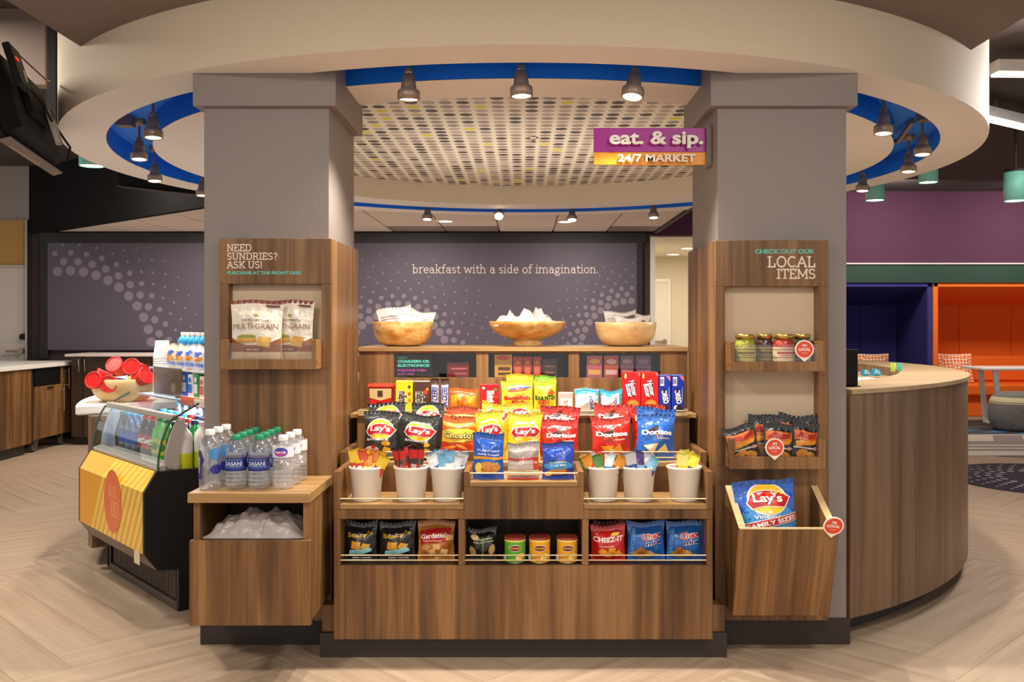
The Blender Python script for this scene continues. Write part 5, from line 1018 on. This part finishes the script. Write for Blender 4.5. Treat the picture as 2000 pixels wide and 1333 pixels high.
DS = [('txt', 'DASANI', 0, .48, .86, (200, 220, 246), {'b': .02, 'h': .075}), ('rect', -.8, .8, .39, .405, (70, 110, 190)), ('rect', -.5, .5, .425, .433, (180, 200, 236)), ('rect', -.45, .45, .545, .553, (150, 180, 220))]
NAV = (34, 40, 120)
first = None
for c_, px in enumerate((461, 506)):
    for k in range(4):
        Y = 3.465 + .082 * k; X = (px - CX) * 3.465 / F
        col_ = ('inner', 'outer')[c_ == 0]; row_ = ('front', 'second', 'third', 'last')[k]
        lb = 'green capped bottle with a navy label, %s in the %s' % (row_, ('row beside the tall bottles', 'row beside the white capped bottles')[c_])
        if first is None: q = first = bottle('water_bottle', lb, (X, Y, ZW), .0385, .197, 'ribbed', (.34, .58, NAV, DS), '', (24, 140, 96), 'green capped water bottles')
        else: q = copy_tree(first); q.location = (X, Y, ZW); q['label'] = lb
NP = [('ell', 0, .70, .34, .085, (70, 70, 170)), ('ell', 0, .67, .22, .05, (190, 60, 150)), ('txt', 'Pure Life', 0, .70, .52, WHT, {'h': .05}), ('rect', -.7, .7, .595, .605, (190, 206, 226))]
first = None
for k in range(3):
    lb = 'white capped water bottle with a pale label, %s in its row' % ('front', 'middle', 'last')[k]; Y = 3.465 + .09 * k
    if first is None: q = first = bottle('water_bottle', lb, ((553 - CX) * 3.465 / F, Y, ZW), .0385, .195, 'ribbed', (.60, .80, (226, 228, 236), NP), '', (240, 240, 240), 'white capped water bottles', body=clear((252, 250, 252), .16, .04, .7, .12))
    else: q = copy_tree(first); q.location = (first.location.x + .004 * k, Y, ZW); q['label'] = lb
for l_ in first.children: pass
SW = [('poly', [(-.72, .18), (-.72, .66), (-.30, .66), (-.1, .50), (-.22, .40), (-.26, .18)], (52, 38, 130)), ('txt', 'smartwater', -.46, .42, .78, (226, 226, 250), {'r': 90, 'h': .06}), ('ell', .46, .34, .30, .08, (50, 50, 150)), ('ell', .4, .60, .30, .10, (70, 130, 190))]
first = None
for k in range(3):
    lb = 'tall smooth water bottle with a purple label, %s in its row' % ('front', 'middle', 'last')[k]; Y = 3.455 + .088 * k
    if first is None:
        q = first = bottle('water_bottle', lb, ((412 - CX) * 3.465 / F, Y, ZW), .039, .217, 'smooth', None, '', (240, 238, 236), 'tall water bottles'); decals(q, cyl_map(.0392), .078, .217, SW, .0008, .0003)
    else: q = copy_tree(first); q.location = (first.location.x + .002 * k, Y, ZW); q['label'] = lb
crumple('plastic_bag', 'clear folded plastic bag lying in the open niche of the water cabinet', 'plastic bag', (-.975, 3.50, .5205), .355, .22, .12, film((214, 204, 200), .62, .3), 33, None, .35, 26)

# ------------------------------------------------------------------ drinks inside the cooler
def place_local(q, x, y, z): q.location = cw_(x, y, z); q.rotation_euler = (0, 0, TH + PI); return q
COLA = mat((44, 24, 22), .12); LIME = mat((70, 190, 40), .12); WATR = PETB; GREN = mat((40, 150, 70), .15); MILKY = mat((240, 236, 230), .3); PINK = mat((226, 160, 176), .3)
KINDS = {'cola': ('curvy', (.34, .62, (200, 40, 30), [('ell', .2, .50, .5, .035, WHT, {'r': 12}), ('ell', .5, .44, .3, .02, WHT, {'r': -8})]), (206, 40, 40), COLA), 'lime': ('curvy', (.30, .60, (214, 214, 40), [('ell', .2, .45, .3, .08, (60, 150, 40))]), (30, 140, 60), LIME),
         'water': ('ribbed', (.36, .58, (60, 110, 200), []), (80, 170, 220), WATR), 'green': ('curvy', (.30, .60, (20, 90, 50), []), (30, 50, 90), GREN), 'sport': ('smooth', (.10, .42, (214, 220, 30), []), (232, 190, 200), MILKY), 'dark': ('curvy', (.34, .60, (50, 40, 60), []), (30, 40, 70), COLA), 'pink': ('smooth', (.2, .6, (226, 200, 210), []), (220, 80, 100), PINK)}
CW = {'cola': 'dark cola bottle with a red label', 'lime': 'bright green soda bottle with a yellow label', 'water': 'blue tinted water bottle', 'green': 'dark green soda bottle', 'sport': 'milky bottle with a yellow green label', 'dark': 'dark soda bottle with a navy cap', 'pink': 'pink tinted juice bottle'}
ROW = [['sport', 'dark', 'lime', 'lime', 'cola', 'cola', 'water', 'water', 'water'], ['sport', 'green', 'cola', 'cola', 'lime', 'water', 'water', 'green', 'water'], ['green', 'sport', 'cola', 'green', 'cola', 'water', 'water', 'water', 'water'], ['sport', 'green', 'pink', 'cola', 'dark', 'water', 'pink', 'water', 'water'], ['pink', 'sport', 'green', 'green', 'water', 'pink', 'water', 'water', 'water']]
proto = {}
rn_ = ('front row', 'second row', 'third row', 'fourth row', 'back row')
cn_ = ('nearest', 'second', 'third', 'fourth', 'middle', 'sixth', 'seventh', 'eighth', 'farthest')
for r_, row in enumerate(ROW):
    for k, kd in enumerate(row):
        if r_ == 4 and k > 6: continue
        x, y = .072 + .096 * k, -.058 - .094 * r_
        z = .6012 if y > -.27 else .6412
        lb = '%s, %s in the %s of the cooler' % (CW[kd], cn_[k], rn_[r_])
        sh, lab_, cap_, body_ = KINDS[kd]
        if kd not in proto: proto[kd] = q = bottle('drink_bottle', lb, (0, 0, 0), .041, .235, sh, lab_, '', cap_, 'bottles in the drink cooler', body=body_)
        else: q = copy_tree(proto[kd]); q['label'] = lb
        place_local(q, x, y, z)
# products above the cooler
first = None
for k in range(5):
    lb = 'blue bottle with a white cap on the cooler top shelf, %s from the column' % ('nearest', 'second', 'third', 'fourth', 'fifth')[k]
    if first is None: q = first = bottle('milk_bottle', lb, (0, 0, 0), .032, .18, 'smooth', (.12, .74, (40, 150, 214), []), '', (246, 240, 226), 'blue bottles on the cooler top', body=mat((60, 170, 220), .25))
    else: q = copy_tree(first); q['label'] = lb
    place_local(q, .37 + .068 * k, -.28, 1.069)
def lbag(lb, x, y, z, w, h, col, it, sd, name='snack_bag', cat='snack bag', grp='snacks above the drink cooler', lean=6):
    q = bag(name, lb, cat, (0, 0, 0), w, h, .05, col, it, seed=sd, group=grp, lean=0); q.location = cw_(x, y, z); q.rotation_euler = (0, 0, TH + PI)
    q.rotation_euler = (Matrix.Rotation(TH + PI, 3, 'Z') @ Matrix.Rotation(-math.radians(lean), 3, 'X')).to_euler(); return q
WB_ = [('ell', -.1, .6, .3, .12, (60, 110, 210)), ('ell', .1, .45, .26, .1, (240, 160, 60)), ('ell', .15, .72, .14, .06, (60, 90, 200)), ('rect', -.4, .4, .12, .24, (90, 130, 220)), ('ell', -.2, .34, .12, .06, (250, 200, 90))]
for k, (x, c) in enumerate(((.24, (236, 236, 246)), (.36, (224, 230, 246)), (.48, (240, 236, 236)), (.60, (236, 220, 190)))):
    lbag('white, blue and orange snack bag above the cooler, %s from the column' % ('nearest', 'second', 'third', 'last')[k], x, -.205, 1.069, .13, .115, c, WB_, 90 + k)
lbag('gold and white snack bag standing behind the smoked screen', (.56), -.26, .926, .12, .13, (226, 170, 80), WB_, 97)
for k, (x, c, c2, w, h, lb) in enumerate(((.10, (236, 226, 210), (206, 90, 60), .05, .12, 'cream carton on the orange railed shelf next to the column'), (.17, (60, 150, 80), (236, 236, 230), .05, .13, 'green and white carton on the orange railed shelf'), (.24, (236, 240, 246), (40, 110, 200), .055, .125, 'white and blue carton on the orange railed shelf'), (.315, (30, 100, 200), (240, 240, 246), .06, .135, 'blue carton on the orange railed shelf'), (.40, (206, 176, 130), (190, 50, 60), .065, .10, 'tan tub with a red label on the orange railed shelf'))):
    q = thing('drink_carton', lb, 'carton', cw_(x, -.18, .9255), (0, 0, TH + PI), 'cartons on the orange railed shelf')
    link('carton', B(-w / 2, w / 2, -.025, .025, 0, h), mat(c, .4), q, .003); link('cap', MB().cyl((0, 0, h), (0, 0, h + .012), .012, 12), mat((230, 120, 40) if k % 2 else WHT, .4), q)
    decals(q, lambda x_, z_, e: (x_, -.025 - e, z_), w, h, [('rect', -.42, .42, .28, .62, c2), ('ell', 0, .78, .3, .1, c2)])
q = thing('paper_cups', 'tall stack of white paper cups turned upside down beside the smoked screen', 'cups', cw_(.84, -.24, .9255))
for k in range(15):
    z = .013 * k; link('paper_cup', MB().lathe([(.046, z), (.0465, z + .004), (.045, z + .0085), (.034, z + .095), (0, z + .0955)] if k == 14 else [(.046, z), (.0465, z + .004), (.045, z + .0085), (.0434, z + .014)], 22, cap=False), WHITE, q)

# bowl of red lidded cups on the white counter
bq = bowl('pale wooden bowl of red lidded cups on the white counter', 243, 5.25, .176, .125, .8625, BOWLL, group='wooden bowls on the counters')
bx_, by_ = bq.location.x, bq.location.y
def cup(lb, dx, dy, z, rx, rz, col, lidc, r=.048, h=.075):
    q = thing('snack_cup', lb, 'cup', (bx_ + dx, by_ + dy, z), (rx, rz, 0), 'lidded cups in the counter bowl')
    link('cup_body', MB().lathe([(r * .74, 0), (r * .94, h)], 22), mat(col, .3), q); link('lid', MB().lathe([(r * .97, h - .003), (r, h), (r, h + .008), (r * .86, h + .009), (r * .84, h + .005)], 22), mat(lidc, .28), q)
RC_, RL_ = (206, 34, 36), (226, 44, 44)
for lb, dx, dy, z, rx, rz in (('red lidded cup lying at the near outer end of the bowl', -.085, -.10, .965, 1.25, -.35), ('red lidded cup on top of the heap at its middle', -.02, .00, 1.03, 1.05, -.2), ('red lidded cup on top of the heap toward the cups stack', .07, -.02, 1.03, 1.2, .25), ('red cup lying sideways low in the middle of the bowl', -.02, -.09, .965, 1.5, 1.2), ('red cup lying behind the outer lid, only its side showing', -.09, .03, .975, .5, -1.2), ('red cup at the inner end of the bowl', .10, -.08, .975, .4, 1.1), ('red cup at the back of the bowl', .03, .09, .98, -.4, .3)):
    cup(lb, dx, dy, z, rx, rz, RC_, RL_)
cup('small purple lidded cup at the front rim of the bowl', .01, -.13, .935, .15, .1, (70, 40, 110), (60, 40, 130), .034, .05)
cup('white cup with a green lid behind the bowl of red cups', .20, .06, .985, 0, 0, (236, 232, 220), (40, 170, 90), .062, .05)
packet('folded white and purple sachet across the front of the bowl', 228, 0, 5.12, .13, .05, .955, 40, 10, -18, None, [('rect', -.4, .4, .3, .6, (120, 90, 170))])

# ------------------------------------------------------------------ lounge at the far end on the desk side
YBK = 13.66; NAVY, ORNG = mat((40, 38, 110), .8, bump=.3, bscale=80), mat((232, 104, 10), .75, bump=.2, bscale=80)
ZB1 = Z_(552, 12.56)
link('trim_6', B(3.75, 8.8, 12.53, 12.559, ZB1, Z_(517, 12.55)), mat((20, 54, 42), .7), kind='structure'); link('trim_7', B(3.75, 8.8, 12.51, 12.559, Z_(516.9, 12.55), Z_(514, 12.55)), mat((196, 186, 180), .5), kind='structure')
def booth(lab, xa, xb, m):
    q = thing('booth', lab, 'booth', ((xa + xb) / 2, YBK - .55, 0)); D = 1.15; zt_ = ZB1; yf = YBK - D; zbk = zt_ - .06
    yf = YBK - 1.1
    wl(q, 'side_wall', B(xa, xa + .07, yf, YBK, 0, zt_ + .3 * 0), m, .01); wl(q, 'side_wall', B(xb - .07, xb, yf, YBK, 0, zt_), m, .01)
    n = 3; ws = (xb - xa - .14) / n
    for i in range(n): wl(q, 'back_cushion', B(xa + .072 + ws * i, xa + .068 + ws * (i + 1), YBK - .08, YBK - .004, .42, zt_ - .05), m, .01)
    wl(q, 'roof', MB().hexa([(xa, yf, zt_ - .06), (xb, yf, zt_ - .06), (xb, YBK, zt_ - .30), (xa, YBK, zt_ - .30), (xa, yf, zt_ + .0), (xb, yf, zt_), (xb, YBK, zt_ + .004), (xa, YBK, zt_ + .004)]), m, .006)
    wl(q, 'seat', B(xa + .072, xb - .072, YBK - .70, YBK - .082, .28, .45), m, .03); wl(q, 'seat_back', B(xa + .072, xb - .6, YBK - .20, YBK - .082, .452, .82), m, .03); wl(q, 'seat_base', B(xa + .08, xb - .08, YBK - .62, YBK - .09, 0, .275), m, .005)
    return q
xn = X_(1822, YBK - 1.1)
booth('dark blue upholstered seating booth beyond the front desk', 3.76, xn - .004, NAVY); booth('bright orange upholstered seating booth beyond the front desk', xn + .004, xn + 2.4, ORNG)
t = NT(.8); v = t.coord((30, 30, 30), rot=(0, .785, 0)); ck = t.n('ShaderNodeTexChecker'); ck.inputs['Scale'].default_value = 1.0; t.l(v, ck.inputs['Vector']); ck.inputs['Color1'].default_value = lin((240, 110, 40)); ck.inputs['Color2'].default_value = lin((244, 222, 196)); t.col(ck.outputs[0])
def pillow(lb, x, y, z, w, h, rz):
    q = link('pillow', MB().grid(lambda u, v_: ((u - .5) * w * (1 - .08 * math.sin(PI * v_)), -.07 * (math.sin(PI * u) * math.sin(PI * v_)) ** .5 if 0 < u < 1 and 0 < v_ < 1 else 0, v_ * h - .03 * h * math.sin(PI * u)), 14, 12).grid(lambda u, v_: ((u - .5) * w * (1 - .08 * math.sin(PI * v_)), .07 * (math.sin(PI * u) * math.sin(PI * v_)) ** .5 if 0 < u < 1 and 0 < v_ < 1 else 0, v_ * h - .03 * h * math.sin(PI * u)), 14, 12, flip=True), t.m, None, label=lb, cat='pillow', loc=(x, y, z), rot=(-.2, 0, rz))
pillow('orange and white checked pillow in the orange booth', X_(1868, 13.2), 13.2, .47, .50, .40, .0); pillow('orange and white checked pillow in the dark blue booth', X_(1708, 13.2), 13.2, .47, .48, .40, .05)
tb = thing('side_table', 'white table on slanted bar legs in front of the orange booth', 'table', (6.31, 11.95, 0)); WM = mat((236, 232, 226), .4)
link('table_top', B(-.62, .75, -.30, .30, .705, .735), WM, tb, .006)
for s_ in (-1, 1):
    xx = -.38 if s_ < 0 else .50
    for yy in (-.25, .25): link('leg', MB().hexa([(xx - .03 + (.06 if yy > 0 else .0), yy - .02, 0), (xx + .03 + (.06 if yy > 0 else .0), yy - .02, 0), (xx + .03 + (.06 if yy > 0 else 0), yy + .02, 0), (xx - .03 + (.06 if yy > 0 else 0), yy + .02, 0), (xx - .07, yy * .75 - .02, .704), (xx - .01, yy * .75 - .02, .704), (xx - .01, yy * .75 + .02, .704), (xx - .07, yy * .75 + .02, .704)]), WM, tb, .003)
    link('foot_bar', B(xx + .03, xx + .075, -.27, .27, .006, .03), WM, tb)
pf = thing('pouf', 'round grey fabric pouf with a cream band in front of the white table', 'pouf', (X_(1986, 11.35), 11.35, .006)); Rr = .32
t3 = NT(.9); v = t3.coord((90, 90, 90)); n_ = t3.noise(v, 1, 3); t3.col(t3.ramp(n_, [(.3, (96, 92, 90)), (.7, (150, 144, 140))])); t3.bump(n_, .4, .004)
pr = [(0, .0), (Rr * .72, .0), (Rr * .90, .05), (Rr * .99, .15), (Rr, .24), (Rr * .95, .34), (Rr * .84, .40)]
link('cover', MB().lathe(pr, 36, cap=False), t3.m, pf); link('band', MB().lathe([(Rr * .965, .325), (Rr * .90, .378), (Rr * .86, .395), (Rr * .85, .40)], 36, cap=False), mat((222, 206, 160), .7), pf)
link('top_cushion', MB().lathe([(Rr * .845, .40), (Rr * .78, .43), (Rr * .5, .455), (0, .46)], 36, cap=False), t3.m, pf)
# carpet: dark field, stripes and blocks
cp = thing('carpet', 'striped grey lounge carpet with blue dashes beyond the desk', 'carpet', (5, 10, 0), kind='structure')
def flat(nm, x0_, x1_, y0_, y1_, c, z=.004, sk=0): return wl(cp, nm, MB().hexa([(x0_, y0_, z - .004), (x1_, y0_, z - .004), (x1_ + sk, y1_, z - .004), (x0_ + sk, y1_, z - .004), (x0_, y0_, z), (x1_, y0_, z), (x1_ + sk, y1_, z), (x0_ + sk, y1_, z)]), mat(c, .95, bump=.3, bscale=150), 0)
flat('carpet_field', 2.7, 8.5, 10.90, 12.5, (74, 72, 74)); flat('edge_strip', 2.7, 8.5, 10.82, 10.897, (206, 200, 194))
for i in range(14): flat('blue_dash', 4.4 + .33 * i, 4.62 + .33 * i, 10.95 + .12 * (i * 7 % 4), 11.02 + .12 * (i * 7 % 4) + .08, (60, 130, 190), .0055, .2)
flat('carpet_field', 2.7, 8.5, 9.15, 10.817, (150, 136, 130)); 
for i in range(9): flat('cream_block', 3.2 + .75 * i, 3.62 + .75 * i, 10.25, 10.78, (206, 192, 176), .0055, .25)
flat('cream_stripe', 2.7, 8.5, 9.86, 9.98, (206, 192, 176), .0055); flat('cream_stripe', 2.7, 8.5, 9.62, 9.74, (206, 192, 176), .0055); flat('cream_stripe', 2.7, 8.5, 9.16, 9.48, (218, 206, 190), .0055)
rc = (X_(2000, 7.8) + .25, 7.78); rg_ = thing('round_rug', 'dark purple round rug with pale dots on the light floor by the desk', 'rug', (rc[0], rc[1], .0005))
RR = .86; link('rug_field', MB().lathe([(RR, 0), (RR, .006), (0, .006)], 48, cap=False), mat((58, 48, 62), .95), rg_); mb = MB()
for q_ in range(5):
    rad = .42 + .085 * q_; nn = 22 + 4 * q_; r0 = .030 - .004 * q_
    for k in range(nn):
        a = 2 * PI * (k + .5 * (q_ % 2)) / nn; mb.add([(rad * math.cos(a) + r0 * math.cos(2 * PI * i / 10), rad * math.sin(a) + r0 * math.sin(2 * PI * i / 10), .0068) for i in range(10)], [tuple(range(10))])
link('dots', mb, mat((170, 160, 166), .9), rg_, kind='stuff')

# hanging lamps, linear lamps, televisions
TEALM = mat((146, 230, 214), .4)
def pendant(lb, px, ybot, Y, dpx, hpx):
    r = dpx * Y / F / 2; h = hpx * Y / F; q = thing('pendant_lamp', lb, 'pendant lamp', (X_(px, Y), Y, Z_(ybot, Y)), group='turquoise cylinder lamps')
    link('shade', MB().lathe([(r * .94, .012), (r * .95, 0), (r, 0), (r, h), (r * .4, h + .004)], 28), TEALM, q); link('collar', MB().lathe([(r * .9, h + .001), (r * .9, h + .03), (0.02, h + .03)], 24), CHAR, q)
    link('stem', MB().cyl((0, 0, h + .03), (0, 0, 3.05 - q.location.z), .012, 8), CHAR, q); link('diffuser', MB().lathe([(r * .92, .010), (r * .92, .008)], 24), DOWN, q)
pendant('turquoise cylinder lamp nearest the far edge over the lounge', 1984, 393, 8.3, 44, 56); pendant('turquoise cylinder lamp half hidden by the ring, next to the small far spotlight', 1709, 392, 10.2, 36, 46); pendant('turquoise cylinder lamp just under the ring edge, between the other two', 1813, 357, 9.4, 36, 46); pendant('turquoise cylinder lamp below the ring on the television side', 179, 325, 7.9, 46, 56)
def linear(lb, a, b, z, hh=.09, w=.12):
    a = Vector((*a, z)); b = Vector((*b, z)); d_ = b - a; q = thing('linear_lamp', lb, 'ceiling lamp', a, (0, 0, math.atan2(d_.y, d_.x)), group='linear ceiling lamps'); L = d_.length
    link('housing', B(0, L, -w / 2, w / 2, .012, hh), mat((206, 200, 196), .5), q, .004); link('diffuser', B(.012, L - .01, -w / 2 + .008, w / 2 - .008, 0, .0115), LINL, q)
    for x in (.3, L - .3): link('hanger', MB().cyl((x, 0, hh), (x, 0, 3.05 - z), .006, 6), STEEL, q)
linear('nearer bright linear lamp high beside the ring', (X_(1940, 6.0), 6.0), (X_(1940, 6.0) + 1.4, 6.05), Z_(147, 6.0)); linear('farther bright linear lamp running at a slant below the nearer one', (X_(1905, 7.2), 7.2), (X_(1905, 7.2) + 1.2, 8.05), Z_(228, 7.2))
BP = mat((20, 17, 17), .7, spec=.2)
def tv(lb, A, Bv, tilt, hgt, stripc):
    A = Vector(A); Bv = Vector(Bv); d_ = Bv - A; q = thing('television', lb, 'television', A, (0, 0, math.atan2(d_.y, d_.x))); L = d_.length
    M = Matrix.Rotation(tilt, 4, 'X')
    def pt(nm, mb, m, par=None, bev=.003): mb.v = [tuple(M @ Vector(p)) for p in mb.v]; return link(nm, mb, m, par or q, bev)
    pt('screen', B(0, L, .0, .02, 0, hgt), BLACK); pt('back_cover', MB().hexa([(.02, -.001, .02), (L - .02, -.001, .02), (L - .02, -.001, hgt - .02), (.02, -.001, hgt - .02), (.08, -.07, .05), (L - .08, -.07, .05), (L - .08, -.07, hgt - .12), (.08, -.07, hgt - .12)]), BP)
    pt('bottom_edge', B(0, L, -.03, .02, -.012, -.0005), mat(stripc, .5)); pt('wall_mount', B(L * .3, L * .7, -.10, -.072, hgt * .3, hgt * .7), BP)
    return q, pt, L
q, pt, L = tv('large black television seen from behind, hung beside the ring', (-2.18, 3.95, 2.075), (-2.42, 4.88, 2.075), -.30, .50, (120, 108, 100))
bx1 = pt('media_box', B(.05, .22, -.13, -.101, .22, .40), BLACK); pt('red_light', B(.08, .13, -.134, -.1305, .33, .342), lit((200, 30, 24), 1.2, 'redled'), bx1, 0); pt('white_mark', B(.16, .17, -.134, -.1305, .25, .30), WHITE, bx1, 0)
pt('cable', MB().tube([(.2, -.10, .30), (.4, -.13, .20), (.55, -.12, .16), (.7, -.14, .05), (.8, -.10, .02)], .006), BP); pt('cable', MB().tube([(.3, -.11, .42), (.5, -.16, .34), (.75, -.14, .40)], .004), mat((120, 90, 70), .5)); pt('bracket', B(.55, .60, -.13, -.101, .05, .22), STEEL); pt('port_plate', B(.1, .62, -.001, .015, -.014, -.0125), mat((150, 134, 122), .5), None, 0)
link('ceiling_post', B(X_(88, 5.0) + .0, X_(110, 5.0) - .012, 5.02, 5.08, 2.30, 3.05), BLACK, q).matrix_parent_inverse = q.matrix_basis.inverted()
q2 = thing('television', 'flat black television hung high under the ring edge above the dotted mural', 'television', (X_(312, 7.6), 7.6, Z_(372, 7.6)))
link('screen', MB().hexa([(-.32, 0, .03), (.36, .02, -.04), (.36, .06, -.035), (-.32, .05, .04), (-.34, .0, .16), (.36, .02, .12), (.36, .06, .12), (-.34, .05, .16)]), BLACK, q2); link('bottom_edge', MB().hexa([(-.32, -.06, .022), (.36, -.04, -.05), (.36, .06, -.044), (-.32, .05, .028), (-.32, -.06, .029), (.36, -.04, -.042), (.36, .06, -.04), (-.32, .05, .031)]), mat((92, 80, 74), .5), q2); link('hanger', MB().cyl((0, .03, .13), (0, .03, 3.05 - q2.location.z), .025, 10), BLACK, q2)
# small things on the desk
GB = mat((40, 170, 210), .2); Zd = 1.0245
for k, (px, hh, ro, lb) in enumerate(((1686, .036, .3, 'upright bright blue glass piece behind the desk, nearest the black screen'), (1696, .028, -.2, 'short bright blue glass piece, second from the black screen'), (1706, .042, .5, 'tall bright blue glass piece, third from the black screen'), (1718, .034, -.5, 'tilted bright blue glass piece, farthest from the black screen'))):
    q = thing('glass_block', lb, 'glass', (X_(px, 5.55), 5.55, .9855), (0, .25 * (-1) ** k, ro), 'blue glass pieces on the desk')
    link('block', MB().prism([(-.014, 0), (.014, 0), (.010, hh * .6), (.016, hh), (-.008, hh), (-.012, hh * .5)], -.012, .012, 'y'), mat((40, 170, 220), .15), q, .002); link('light_edge', MB().box(-.006, .008, -.0135, -.0122, hh * .3, hh * .9), mat((180, 232, 244), .2), q)
for lb, px, Y, c in (('small yellow green glass beside the desk edge', 1744, 5.28, (200, 226, 90)), ('small turquoise glass beside the yellow green one', 1757, 5.30, (90, 206, 180))):
    q = thing('small_glass', lb, 'glass', (X_(px, Y), Y, Zd)); link('cup', MB().lathe([(.012, 0), (.016, .045), (.014, .045), (.010, .004)], 16), film(c, .75, .1), q); link('base', MB().lathe([(.013, 0), (.013, .004)], 16), mat(c, .3), q)
